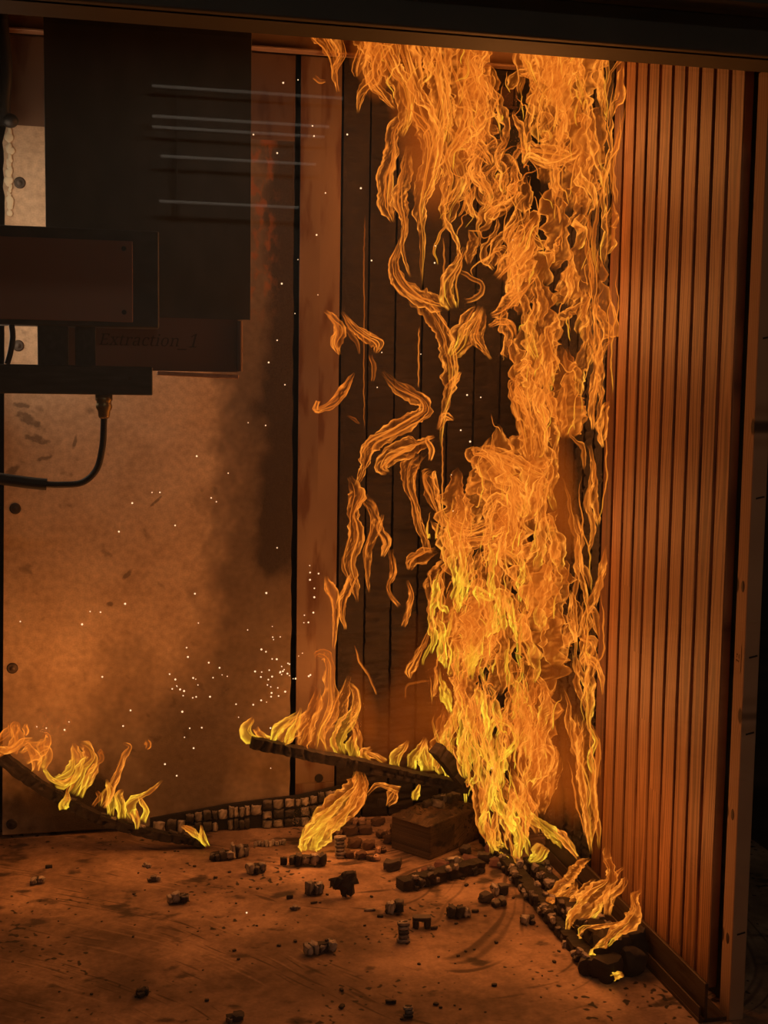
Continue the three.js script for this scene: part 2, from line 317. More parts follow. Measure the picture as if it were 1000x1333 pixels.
// ------------------------------------------------------------------ instrument panel, box and cable at the left
{
  const t = thing('black_panel', 'large black hanging sheet in front of the cement board', 'panel', [-0.98, 1.135, 0.3]);
  add(t, 'sheet', rbox(-0.212, 0.222, 0.118, 0.9, -0.002, 0.002, 0.001), M.black);
  const c = document.createElement('canvas'); c.width = 512; c.height = 160; const q = c.getContext('2d');
  q.fillStyle = '#6a4f3e'; q.fillRect(0, 0, 512, 160); q.fillStyle = '#2c1f17'; q.font = 'italic 46px serif'; q.fillText('Extraction', 112, 88); q.font = 'italic 56px serif'; q.fillText('_1', 338, 90);
  const ct = new THREE.CanvasTexture(c); ct.colorSpace = THREE.SRGBColorSpace;
  add(t, 'lower_plate', uvPlane(rbox(-0.19, 0.195, 0.003, 0.122, -0.004, 0.0, 0.001), 0, 1, 1 / 0.385, 1 / 0.119, -0.19, 0.003), std({ map: ct, roughness: 0.6 }), 'lower plate with faint dark handwriting');
  add(t, 'bottom_lip', rbox(0.02, 0.196, -0.006, 0.003, -0.03, 0.012, 0.002), M.railSteel).rotation.z = -0.03;
  const p = add(t, 'reflection_rod', new THREE.CylinderGeometry(0.006, 0.006, 0.11, 14).translate(0, 0.06, 0), M.plate, 'thin pale upright rod in place of a mirrored line'); p.position.set(0.199, 0, 0.006);  // solid rod standing for a pale line reflected in the pane
}
{
  const t = thing('instrument_box', 'dark box with a screwed cover plate and bracket at the upper left', 'instrument', [-1.15, 1.09, 0.4]);
  add(t, 'housing', rbox(-0.16, 0.19, 0.135, 0.335, -0.06, 0.0, 0.004), M.black);
  const cover = add(t, 'cover_plate', rbox(-0.16, 0.136, 0.146, 0.312, 0.0, 0.004, 0.0015), M.coverPlate = std({ color: 0x8a6650, roughness: 0.5, metalness: 0.2 }), 'brown cover plate');
  for (const [x, y] of [[0.118, 0.296], [0.118, 0.166], [-0.14, 0.296], [-0.14, 0.166]]) add(cover, 'screw', new THREE.CylinderGeometry(0.005, 0.005, 0.004, 12).rotateX(Math.PI / 2).translate(x, y, 0.0055), M.rubber);
  add(t, 'lower_bar', rbox(-0.16, 0.176, -0.005, 0.055, -0.04, 0.0, 0.003), M.black);
  add(t, 'bracket', rbox(-0.057, 0.005, 0.05, 0.14, -0.04, -0.008, 0.002), M.black);
  add(t, 'bracket', rbox(0.018, 0.06, 0.05, 0.14, -0.045, -0.02, 0.002), M.black);
  add(t, 'hook', new THREE.TubeGeometry(new THREE.CatmullRomCurve3([[-0.108, 0.137, -0.01], [-0.106, 0.11, -0.01], [-0.112, 0.075, -0.01], [-0.118, 0.055, -0.01]].map((p) => new THREE.Vector3(...p))), 16, 0.006, 8), M.rubber);
  add(t, 'bolt', new THREE.CylinderGeometry(0.004, 0.004, 0.004, 12).rotateX(Math.PI / 2).translate(0.13, 0.03, 0.001), M.screw);
  const g = new THREE.LatheGeometry([[0.0001, 0], [0.018, 0], [0.018, -0.012], [0.0155, -0.013], [0.0155, -0.02], [0.017, -0.021], [0.017, -0.027], [0.013, -0.034], [0.012, -0.045], [0.009, -0.05], [0.0001, -0.05]].map((p) => new THREE.Vector2(...p)), 18);
  add(t, 'cable_gland', g, M.brass, 'ribbed metal cable gland').position.set(0.076, -0.005, -0.016);
}
{
  const t = thing('cable', 'black cable bending down from the gland and off to the left', 'cable', [-1.074, 1.035, 0.384]);
  const pts = [[0, 0.02], [-0.001, -0.02], [-0.004, -0.06], [-0.017, -0.108], [-0.045, -0.134], [-0.09, -0.139], [-0.13, -0.137], [-0.18, -0.131], [-0.24, -0.122]].map((p) => new THREE.Vector3(p[0], p[1], 0));
  add(t, 'sheath', new THREE.TubeGeometry(new THREE.CatmullRomCurve3(pts), 60, 0.0068, 12), M.rubber);
  add(t, 'sleeve', new THREE.TubeGeometry(new THREE.CatmullRomCurve3([[-0.118, -0.1385], [-0.16, -0.134], [-0.24, -0.122], [-0.28, -0.116]].map((p) => new THREE.Vector3(p[0], p[1], 0))), 20, 0.0125, 14), M.rubber, 'thicker black sleeve');
}
{
  const t = thing('cable_bundle', 'dark hanging hose with a knob beside the torn edge of the board', 'hose', [-1.285, 1.69, 0.04]);
  const pts = [[0.0, 0.0], [-0.002, 0.05], [0.004, 0.12], [-0.003, 0.22], [-0.006, 0.33]].map((p) => new THREE.Vector3(p[0] - 0.004, p[1], 0));
  add(t, 'hose', new THREE.TubeGeometry(new THREE.CatmullRomCurve3(pts), 50, 0.0135, 10), M.rubber);
  add(t, 'knob', new THREE.SphereGeometry(0.019, 18, 12).scale(1, 0.85, 0.8).translate(0.006, 0.012, 0.004), M.rubber);
}
{ // glowing tubes added behind the camera so that the pane mirrors pale bars
  const t = thing('mirror_tubes', 'five thin glowing tubes added in the viewing room for the pane to mirror', 'lamp', [-0.467, 1.8, 5.02]);
  for (const [y, w, a] of [[2.355, 0.81, 0], [2.232, 0.75, 0.03], [2.188, 0.73, 0.04], [2.07, 0.66, 0.04], [1.884, 0.59, 0.08]]) add(t, 'tube', new THREE.CylinderGeometry(0.0062, 0.0062, w, 10).rotateZ(Math.PI / 2).translate(-a, y - 1.8, 0), M.tube ??= std({ color: 0xffffff, emissive: new THREE.Color().setRGB(1, 0.78, 0.55), emissiveIntensity: 0.3 }));
  for (const x of [-0.30, 0.20]) add(t, 'rail', rbox(x - 0.004, x + 0.004, 0.05, 0.6, 0.02, 0.05, 0.002), M.lab);
}

{
  const t = thing('added_ceiling_lamp', 'flat fill lamp added on the ceiling of the viewing room', 'lamp', [-0.6, 2.6, 4.1]);  // unseen fixture added to carry the fill light
  add(t, 'frame', rbox(-0.48, 0.48, -0.022, 0, -0.18, 0.18, 0.003), M.black);
  add(t, 'diffuser', rbox(-0.45, 0.45, -0.03, -0.02, -0.15, 0.15, 0.002), std({ color: 0xffffff, emissive: fillColor, emissiveIntensity: 1.2 }));
}

// ------------------------------------------------------------------ char pieces
function blockGeo(w, h, d, r, rough, ashTop, tone = 1) {      // one irregular char block, foot at y = 0, with vertex colours of char and ash
  const g = new THREE.BoxGeometry(w, h, d, 4, 3, 3), p = g.attributes.position, c = new Float32Array(p.count * 3), k = r() * 50, pale = r() < 0.62 * ashTop ? 0.45 + 0.6 * r() : 0.04;
  for (let i = 0; i < p.count; i++) {
    const x = p.getX(i) / w, y = p.getY(i) / h, z = p.getZ(i) / d;
    const round = 1 - 0.2 * (Math.max(0, Math.abs(x) * 2 - 0.6) * Math.max(0, Math.abs(z) * 2 - 0.4) + Math.max(0, Math.abs(y) * 2 - 0.6) * Math.max(0, Math.abs(z) * 2 - 0.5)) * 2;
    const s = Math.min(w, h, d) * rough;
    p.setXYZ(i, x * w * round + s * n3(x * 3 + k, y * 3, z * 3), y * h * round + s * n3(x * 3, y * 3 + k, z * 3 + 4), z * d * round + s * n3(x * 3, y * 3 + 9, z * 3 + k));
    const edge = Math.max(Math.abs(x), Math.abs(y), Math.abs(z)) > 0.49 && Math.abs(x) + Math.abs(y) + Math.abs(z) > 1.1 ? 0.35 : 1;
    const ash = sat(pale * edge * (0.75 + 0.9 * n3(x * 3 + k, y * 3, z * 3)) + 0.25 * sat(y * 2.5 - 0.4) * ashTop);
    const q = mix3([0.018 * tone, 0.013 * tone, 0.011 * tone], [0.46, 0.38, 0.31], ash);
    c.set(q, i * 3);
  }
  g.setAttribute('color', new THREE.BufferAttribute(c, 3)); g.computeVertexNormals();
  return g.translate(0, h / 2, 0);
}
function ground(g) { g.computeBoundingBox(); return g.translate(0, -g.boundingBox.min.y, 0); }
function chunkGeo(kind, w, h, seed) {
  const r = rng(seed), gs = [], d = Math.max(0.01, Math.min(w, 0.03) * 0.7); h *= kind === 'ladder' || kind === 'stack' || kind === 'tee' ? 0.85 : 0.62; w *= 0.9;
  if (kind === 'rib' || kind === 'slab' || kind === 'black') {
    const n = Math.max(2, Math.round(w / 0.0165)), cuts = [];
    let sum = 0; for (let i = 0; i < n; i++) { cuts.push(0.55 + 0.9 * r()); sum += cuts[i]; }
    gs.push(blockGeo(w * 0.9, h * 0.75, d * 0.85, r, 0.35, 0));
    let x = -w / 2;
    for (let i = 0; i < n; i++) {
      const bw = (cuts[i] / sum) * w, deep = d * (0.7 + 0.5 * r()), b = blockGeo(bw * (0.82 + 0.14 * r()), h * (0.6 + 0.45 * r()), deep, r, 0.3, kind === 'black' ? 0.35 : kind === 'slab' ? 1.3 : 1);
      gs.push(b.rotateZ((r() - 0.5) * 0.35).rotateY((r() - 0.5) * 0.7).translate(x + bw / 2, (r() - 0.3) * 0.004, 0.2 * d + (r() - 0.5) * 0.006)); x += bw;
      if (r() < 0.5) gs.push(blockGeo(bw * 0.7, h * 0.5, deep * 0.6, r, 0.3, 0.9).rotateY(r()).translate(x - bw / 2, h * 0.35 * r(), -0.3 * d));
    }
  } else if (kind === 'ladder' || kind === 'stack') {
    const n = Math.max(3, Math.round(h / 0.009));
    gs.push(blockGeo(w * 0.7, h * 0.95, d * 0.7, r, 0.12, 0.1));
    for (let i = 0; i < n; i++) gs.push(blockGeo(w * (0.75 + 0.3 * r()), h / n * 0.72, d * 0.9, r, 0.2, 1.2).translate((r() - 0.5) * 0.004, i * h / n, 0.002));
  } else if (kind === 'tee') {
    gs.push(blockGeo(w * 0.46, h, d * 0.7, r, 0.7, 0.05), blockGeo(w, h * 0.4, d * 0.8, r, 0.8, 0.05).rotateZ(0.1).translate(-0.003, h * 0.44, 0), blockGeo(w * 0.5, h * 0.25, d * 0.7, r, 0.2, 0.05).translate(0.003, h * 0.76, 0));
  } else if (kind === 'arch') {
    gs.push(blockGeo(w * 0.32, h * 0.8, d, r, 0.2, 0.5).translate(-w * 0.32, 0, 0), blockGeo(w * 0.34, h * 0.9, d, r, 0.2, 0.3).translate(w * 0.3, 0, 0), blockGeo(w, h * 0.32, d, r, 0.2, 1.1).translate(0, h * 0.65, 0));
  } else if (kind === 'flake') {
    gs.push(blockGeo(w, h, Math.max(0.006, Math.min(w, h) * 0.5), r, 0.3, 0.15));
  } else if (kind === 'lump') {
    gs.push(blockGeo(w, h, d, r, 0.35, 0.25, 2.5));
  } else {                                                        // ash: a little heap of pale crumbs
    const n = Math.max(3, Math.round(w / 0.009));
    for (let i = 0; i < n; i++) { const s = 0.5 + 0.6 * r(); gs.push(blockGeo(w / n * 1.5 * s, h * s * 0.8, 0.012 * s, r, 0.3, 1.4, 3).rotateY(r() * 3).translate((i + 0.5 - n / 2) * w / n, 0, (r() - 0.5) * 0.012)); }
  }
  return ground(mergeGeometries(gs));
}
const CHUNKS = [
 ['rib', -0.810, 0.235, 0.068, 0.034, 'cracked char chunk with pale ribs, left one of the touching pair below the charred skirting'],
 ['rib', -0.767, 0.223, 0.049, 0.049, 'upright cracked char chunk, right one of the touching pair below the charred skirting'],
 ['rib', -0.741, 0.328, 0.051, 0.037, 'small grey edged char chunk just right of and below the touching pair'],
 ['ash', -0.689, 0.166, 0.085, 0.031, 'low pile of pale ash flakes lying before the charred skirting'],
 ['flake', -0.673, 0.293, 0.017, 0.030, 'narrow black upright flake standing left of the small ground flame'],
 ['black', -0.617, 0.304, 0.097, 0.041, 'black charcoal block under the small ground flame'],
 ['ladder', -0.536, 0.270, 0.030, 0.064, 'upright char piece with ladder-like pale rungs right of the small ground flame'],
 ['rib', -0.630, 0.473, 0.046, 0.046, 'crumbling char chunk below the black block of the small ground flame'],
 ['tee', -0.564, 0.502, 0.063, 0.060, 'black T-shaped char piece standing alone on the open floor'],
 ['rib', -0.480, 0.599, 0.041, 0.044, 'rounded char chunk with pale bands at the left end of the segmented char stick'],
 ['stack', -0.494, 0.740, 0.029, 0.052, 'upright stacked char piece, tallest on the floor below the segmented char stick'],
 ['arch', -0.441, 0.684, 0.043, 0.040, 'arched char chunk with a pale cap right of the upright stacked piece'],
 ['black', -0.352, 0.647, 0.058, 0.037, 'wide black char chunk with pale corners below the middle of the segmented char stick'],
 ['flake', -0.418, 0.696, 0.017, 0.010, 'flat black flake right of the arched char chunk'],
 ['slab', -0.667, 0.756, 0.070, 0.032, 'lone oval black char slab with a row of pale cubes in the open floor'],
 ['slab', -0.926, 0.464, 0.051, 0.031, 'lone pale faced char block on the open left floor'],
 ['slab', -1.225, 0.298, 0.033, 0.017, 'small pale char block at the far left of the floor'],
 ['ash', -0.973, 0.340, 0.029, 0.022, 'small pale ash crumb left of and above the lone pale faced block'],
 ['ash', -0.987, 0.250, 0.019, 0.017, 'tiny pale ash crumb standing behind the left floor blocks'],
 ['flake', -1.205, 0.215, 0.017, 0.011, 'tiny dark flake on the far left floor near the board'],
 ['black', -1.013, 0.868, 0.024, 0.021, 'small black char lump with a stalk at the front left of the floor'],
 ['black', -0.857, 0.991, 0.035, 0.017, 'half seen black lump at the front edge of the floor'],
 ['stack', -0.555, 1.036, 0.019, 0.025, 'small upright char piece at the front edge of the floor'],
 ['flake', -0.575, 0.984, 0.021, 0.009, 'small pale flake left of the front upright piece'],
 ['rib', -0.219, 0.703, 0.034, 0.027, 'small cracked char chunk beside the long burning slat'],
 ['rib', -0.250, 0.606, 0.035, 0.021, 'small pale topped char chunk right of the segmented stick, in front'],
 ['lump', -0.271, 0.582, 0.031, 0.028, 'rounded dark char pebble right of the segmented stick'],
 ['rib', -0.229, 0.547, 0.043, 0.036, 'cracked char chunk with pale ribs between segmented stick and burning slat'],
 ['flake', -0.530, 0.582, 0.024, 0.007, 'thin black sliver left of the banded chunk'],
 ['flake', -0.514, 0.617, 0.014, 0.008, 'small black chip below the thin black sliver'],
 ['ash', -0.684, 0.549, 0.024, 0.017, 'small pale ash crumb below the crumbling chunk'],
 ['flake', -0.687, 0.488, 0.016, 0.014, 'black flake left of the small pale ash crumb under the crumbling chunk'],
 ['flake', -0.639, 0.521, 0.017, 0.005, 'thin dark sliver below the crumbling chunk'],
 ['lump', -0.430, 0.367, 0.044, 0.029, 'rounded dark char lump left of the sand block'],
 ['flake', -0.310, 0.631, 0.017, 0.009, 'small black chip right of the wide black chunk'],
];
const ASH = [[-0.523, 0.127, 0.039, 0.028], [-0.486, 0.123, 0.043, 0.032], [-0.446, 0.119, 0.040, 0.028], [-0.407, 0.148, 0.031, 0.024], [-0.489, 0.207, 0.035, 0.035], [-0.458, 0.223, 0.031, 0.027], [-0.433, 0.248, 0.027, 0.023], [-0.488, 0.279, 0.026, 0.023], [-0.514, 0.269, 0.023, 0.023], [-0.462, 0.288, 0.034, 0.023], [-0.400, 0.192, 0.031, 0.027], [-0.489, 0.066, 0.032, 0.024], [-0.446, 0.051, 0.040, 0.024], [-0.400, 0.059, 0.036, 0.024], [-0.368, 0.122, 0.028, 0.028]];
const EMBERS = [[-0.285, 0.374, 0.041, 0.033], [-0.245, 0.362, 0.037, 0.030], [-0.207, 0.350, 0.034, 0.030], [-0.187, 0.382, 0.034, 0.026], [-0.236, 0.294, 0.031, 0.027], [-0.174, 0.306, 0.034, 0.031], [-0.154, 0.340, 0.027, 0.027], [-0.318, 0.378, 0.033, 0.026], [-0.240, 0.411, 0.033, 0.018], [-0.356, 0.390, 0.033, 0.018]];
const SPARKS = [
[-0.626, 1.823, 0.100], [-0.661, 1.814, 0.100], [-0.730, 1.692, 0.100], [-0.674, 1.653, 0.100], [-0.623, 1.409, 0.100], [-0.668, 1.347, 0.150], [-0.591, 1.320, 0.200], [-0.629, 1.282, 0.100], [-0.678, 1.216, 0.150], [-0.704, 1.163, 0.200], [-0.652, 1.113, 0.100], [-0.745, 1.023, 0.150], [-0.704, 1.017, 0.150], [-0.868, 0.947, 0.200], [-0.796, 0.908, 0.200], [-0.967, 0.860, 0.150], [-0.949, 0.860, 0.150], [-1.013, 0.840, 0.200], [-0.835, 0.851, 0.200], [-0.823, 0.842, 0.200], [-0.917, 0.788, 0.200], [-1.043, 0.775, 0.200], [-0.675, 0.727, 0.150], [-0.872, 0.629, 0.200], [-1.030, 0.609, 0.200], [-1.085, 0.591, 0.200], [-1.108, 0.593, 0.200], [-1.126, 0.564, 0.200], [-0.864, 0.560, 0.200], [-0.891, 0.503, 0.200], [-1.082, 0.441, 0.200], [-1.261, 0.574, 0.200], [-0.427, 1.193, 0.150], [-0.437, 1.110, 0.150], [-0.455, 1.408, 0.150], [-0.567, 1.559, 0.150], [-0.483, 1.574, 0.150], [-0.331, 1.191, 0.150], [-0.517, 1.695, 0.150], [-0.591, 1.720, 0.100], [-0.587, 1.697, 0.100], [-0.587, 1.462, 0.150], [-0.443, -0.028, 0.500], [0.139, 0.015, 0.500], [-0.794, 0.028, 0.600], [-0.228, 1.095, 0.200], [-0.194, 1.090, 0.200], [-0.257, 0.817, 0.200], [-0.263, 0.904, 0.200], [-0.242, 1.011, 0.200], [-0.218, 0.984, 0.200], [-0.123, 1.464, 0.200], [-0.300, 1.448, 0.150], [-0.301, 1.408, 0.150], [-0.177, 0.210, 0.300], [-0.884, 0.312, 0.200], [-0.875, 0.264, 0.200], [-0.896, 0.291, 0.200], [-1.019, 0.360, 0.200], [-0.914, 0.200, 0.200], [-0.941, 0.229, 0.200], [-1.157, 0.339, 0.200], [-1.167, 0.321, 0.200], [-1.228, 0.331, 0.200], [-1.207, 0.327, 0.200], [-1.036, 0.324, 0.200], [-0.877, 0.384, 0.200], [-0.899, 0.390, 0.200], [-0.837, 0.385, 0.200], [-0.809, 0.436, 0.200], [-0.876, 0.431, 0.200], [-0.913, 0.412, 0.200], [-0.869, 0.386, 0.200], [-0.856, 0.312, 0.200], [-0.840, 0.466, 0.200], [-0.870, 0.428, 0.200], [-0.901, 0.352, 0.200], [-0.888, 0.481, 0.200], [-0.865, 0.414, 0.200], [-0.930, 0.442, 0.200], [-0.906, 0.405, 0.200], [-0.897, 0.401, 0.200], [-0.797, 0.432, 0.200], [-0.914, 0.414, 0.200], [-0.830, 0.430, 0.200], [-0.815, 0.453, 0.200], [-0.924, 0.407, 0.200], [-0.917, 0.429, 0.200], [-0.671, 0.388, 0.150], [-0.685, 0.459, 0.150], [-0.634, 0.409, 0.150], [-0.698, 0.354, 0.150], [-0.726, 0.430, 0.150], [-0.662, 0.440, 0.150], [-0.712, 0.416, 0.150], [-0.711, 0.483, 0.150], [-0.730, 0.349, 0.150], [-0.711, 0.359, 0.150], [-0.674, 0.458, 0.150], [-0.662, 0.420, 0.150], [-0.685, 0.538, 0.150], [-0.686, 0.376, 0.150], [-0.669, 0.368, 0.150], [-0.628, 0.409, 0.150], [-0.609, 0.545, 0.150], [-0.700, 0.619, 0.150], [-0.656, 0.432, 0.150], [-0.621, 0.464, 0.150], [-0.771, 0.352, 0.150], [-0.744, 0.531, 0.150], [-0.696, 0.396, 0.150], [-0.710, 0.428, 0.150], [-0.765, 0.320, 0.150], [-0.692, 0.432, 0.150], [-0.665, 0.427, 0.150], [-0.682, 0.506, 0.150], [-0.694, 0.409, 0.150], [-0.647, 0.447, 0.150], [-0.685, 0.416, 0.150], [-0.666, 0.425, 0.150], [-0.700, 0.477, 0.150], [-0.643, 0.417, 0.150], [-0.687, 0.191, 0.150], [-0.653, 0.378, 0.150], [-0.684, 0.512, 0.150], [-0.643, 0.445, 0.150], [-0.687, 0.367, 0.150], [-0.648, 0.422, 0.150], [-0.688, 0.290, 0.150], [-0.666, 0.512, 0.150], [-0.659, 0.428, 0.150], [-0.688, 0.391, 0.150], [-0.588, 0.402, 0.100], [-0.590, 0.536, 0.100], [-0.576, 0.598, 0.100], [-0.578, 0.560, 0.100], [-0.576, 0.620, 0.100], [-0.588, 0.676, 0.100], [-0.600, 0.554, 0.100], [-0.584, 0.405, 0.100], [-0.566, 0.656, 0.100], [-0.604, 0.460, 0.100], [-0.587, 0.659, 0.100], [-0.587, 0.641, 0.100]];
CHUNKS.forEach(([kind, x, z, w, h, label], i) => {
  const m = add(scene, numbered('char_chunk'), chunkGeo(kind, w, h, 100 + i), M.charV);
  m.position.set(x, 0, z - 0.008); m.rotation.y = 0.2 * Math.sin(i * 7.3);
  m.userData = { label, category: 'char piece' };
});
ASH.forEach(([x, z, w, h], i) => {
  const m = add(scene, numbered('ash_lump'), chunkGeo(i % 3 ? 'lump' : 'rib', w, h, 200 + i), M.ashV ??= std({ vertexColors: true, roughness: 0.95, color: new THREE.Color().setRGB(1.6, 1.2, 0.95) }));
  m.position.set(x, 0, z); m.rotation.y = 0.6 * Math.sin(i * 3.1);
  m.userData = { label: 'small greyish ash lump in the heap between the small ground flame and the sand block', category: 'ash lump', group: 'ash lumps in the heap' };
});
EMBERS.forEach(([x, z, w, h], i) => {
  const m = add(scene, numbered('glowing_ember'), chunkGeo('lump', w, h, 300 + i), i % 2 ? M.ember : M.charV);
  m.position.set(x, 0, z); m.rotation.y = 0.8 * Math.sin(i * 5.1);
  m.userData = { label: 'dull red ember in the bed between the sand block and the burning slat', category: 'ember', group: 'embers in front of the sand block' };
});
{ // loose crumbs of char over the floor, one mesh each
  const r = rng(77), gs = [0, 1, 2].map((k) => chunkGeo('flake', 0.009, 0.005, 400 + k));
  for (let i = 0; i < 90; i++) {
    const z = 0.1 + 1.0 * r(), x = -1.25 + (1.15 - 0.1 * z) * Math.pow(r(), 0.6);
    if (z < 0.36 && x > -0.5) continue;
    const m = add(scene, numbered('char_crumb'), gs[i % 3], M.charV); m.position.set(x, 0, z); m.rotation.y = r() * 6; m.scale.setScalar(0.45 + 1.1 * r() * r());
    m.userData = { label: 'tiny loose char crumb scattered on the brown floor', category: 'crumb', group: 'char crumbs on the floor' };
  }
}
// a burnt stick with rows of char cubes along it; from a to b, both in metres
function charStick(name, label, a, b, w, h, cubes, seed, group) {
  const A = new THREE.Vector3(...a), B = new THREE.Vector3(...b), len = A.distanceTo(B), t = thing(name, label, 'burnt slat', [(a[0] + b[0]) / 2, (a[1] + b[1]) / 2, (a[2] + b[2]) / 2], 0, group);
  t.quaternion.setFromUnitVectors(new THREE.Vector3(0, 1, 0), B.clone().sub(A).normalize());
  add(t, 'core', charSlat(w, len, h, seed, 1).translate(0, -len / 2, 0), M.char);
  return { t, len, r: rng(seed + 900), cubes };
}
{ // slat leaning from the sand block
  charStick('leaning_slat', 'long charred slat held out above the floor with flames along its top', [-0.742, 0.274, 0.205], [-0.212, 0.140, 0.225], 0.027, 0.03, 0, 61);
  charStick('slat_stub', 'short charred slat end leaning over the right end of the long slat', [-0.308, 0.256, 0.268], [-0.236, 0.172, 0.256], 0.034, 0.03, 0, 63);
}
{ // strip fallen against the left side
  const t = thing('fallen_strip', 'bowed charred strip burning at the lower left in front of the cement board', 'burnt slat', [-1.05, 0, 0.14]);
  const pts = [[-1.33, 0.265], [-1.309, 0.246], [-1.245, 0.188], [-1.16, 0.128], [-1.09, 0.088], [-0.966, 0.042], [-0.842, 0.012]].map((p) => new THREE.Vector3(p[0] + 1.05, p[1], 0));
  const c = new THREE.CatmullRomCurve3(pts), len = c.getLength(), g = charSlat(0.03, len, 0.026, 65, 0.9), p = g.attributes.position;
  for (let i = 0; i < p.count; i++) {
    const u = sat(p.getY(i) / len), q = c.getPointAt(u), a = c.getTangentAt(u), k = (1 - 0.4 * u) * p.getX(i);
    p.setXYZ(i, q.x - a.y * k, q.y + a.x * k, p.getZ(i));
  }
  g.computeVertexNormals(); add(t, 'core', g, M.char);
  const r = rng(66); for (let i = 0; i < 14; i++) { const u = r(), q = c.getPointAt(u), m = add(t, 'char_block', blockGeo(0.012 + 0.01 * r(), 0.006 + 0.004 * r(), 0.012, r, 0.3, 0.4), M.charV); m.position.set(q.x, q.y + 0.008, q.z + (r() - 0.3) * 0.012); m.rotation.z = -0.5 + 0.4 * r(); }
}
{ // charred skirting along the foot of the board
  const t = thing('charred_skirting', 'charred skirting split into pale edged cubes along the foot of the board', 'burnt slat', [-0.72, 0, 0.024]);
  const r = rng(67), s = new THREE.Shape([[-0.25, 0.006], [0.24, 0.0], [0.245, 0.10], [0.12, 0.078], [-0.05, 0.066], [-0.25, 0.04]].map((p) => new THREE.Vector2(...p)));
  add(t, 'core', new THREE.ExtrudeGeometry(s, { depth: 0.012, bevelEnabled: false }).translate(0, 0, -0.006), M.dark);
  const top = (x) => (x < -0.05 ? mix(0.04, 0.066, (x + 0.25) / 0.2) : x < 0.12 ? mix(0.066, 0.078, (x + 0.05) / 0.17) : mix(0.078, 0.1, (x - 0.12) / 0.125));
  for (let x = -0.245; x < 0.235;) {
    const w = 0.013 + 0.02 * r(), H = top(x), rows = H > 0.07 ? 3 : H > 0.05 ? 2 : 1;
    for (let k = 0; k < rows; k++) {
      if (r() < 0.13 && k < rows - 1) continue;
      const hh = H / rows; const m = add(t, 'char_block', blockGeo(w * 0.84, hh * (0.6 + 0.25 * r()), 0.014, r, 0.3, k === rows - 1 ? 1.2 : 0.7, 1), M.charV);
      m.position.set(x + w / 2, k * hh + 0.003, 0.008 + 0.003 * r()); m.rotation.z = (r() - 0.5) * 0.15;
    }
    x += w;
  }
}
// a dark cracked slat lying along x, with loose char cubes along its top edges
function chipStick(t, len, w, h, seed, amount = 1) {
  const r = rng(seed);
  add(t, 'core', charSlat(h, len, w, seed, 1.4).translate(0, -len / 2, 0).rotateX(0).rotateZ(-Math.PI / 2).translate(0, h / 2, 0), M.char);
  const n = Math.round((len / 0.013) * amount);
  for (let i = 0; i < n; i++) {
    const s = r() < 0.6 ? 1 : -1, big = r() < 0.3, bw = (big ? 0.014 : 0.008) + 0.008 * r();
    const m = add(t, 'char_block', blockGeo(bw, 0.007 + (big ? 0.012 : 0.006) * r(), 0.008 + 0.01 * r(), r, 0.32, 1.1), M.charV);
    m.position.set((r() - 0.5) * len * 0.97, h * (r() < 0.5 ? 0.85 : 0.35 * r()), s * w * (0.32 + 0.2 * r())); m.rotation.set((r() - 0.5) * 0.8, (r() - 0.5) * 1.2, (r() - 0.5) * 0.8);
  }
}
chipStick(thing('segmented_stick', 'dark charred stick with pale edged cubes lying before the sand block', 'burnt slat', [-0.335, 0, 0.44], 0.36), 0.225, 0.034, 0.028, 69);
// burning slats parallel to the slatted wing
function bundleSlat(name, label, x0, z0, x1, z1, y, w, h, seed) {
  const len = Math.hypot(x1 - x0, z1 - z0), t = thing(name, label, 'burnt slat', [(x0 + x1) / 2, y, (z0 + z1) / 2], Math.atan2(-(z1 - z0), x1 - x0));
  chipStick(t, len, w, h, seed, 1.1);
}
bundleSlat('bundle_slat', 'long burning charred slat lying parallel to the slatted wing, nearest the open floor', -0.165, 0.22, -0.165, 0.93, 0, 0.034, 0.026, 71);
bundleSlat('bundle_slat', 'charred slat lying behind the long burning one, close to the floor channel', -0.112, 0.40, -0.104, 0.88, 0, 0.036, 0.028, 73);
bundleSlat('bundle_slat', 'short charred slat stacked on top of the burning slats at their near end', -0.14, 0.70, -0.125, 0.93, 0.028, 0.05, 0.03, 75);
{
  const t = thing('char_clump', 'thick black char clump at the near end of the burning slats', 'char piece', [-0.14, 0, 0.955]);
  const r = rng(79); for (const [x, y, z, w, h, d] of [[-0.01, 0, 0, 0.05, 0.045, 0.05], [0.04, 0, -0.015, 0.045, 0.05, 0.05], [0.065, 0.02, -0.05, 0.04, 0.05, 0.04], [0.01, 0.035, -0.03, 0.06, 0.035, 0.05], [-0.035, 0, -0.02, 0.03, 0.03, 0.04]]) { const m = add(t, 'char_block', blockGeo(w, h, d, r, 0.3, 0.25), M.charV); m.position.set(x, y, z); m.rotation.y = r(); }
}
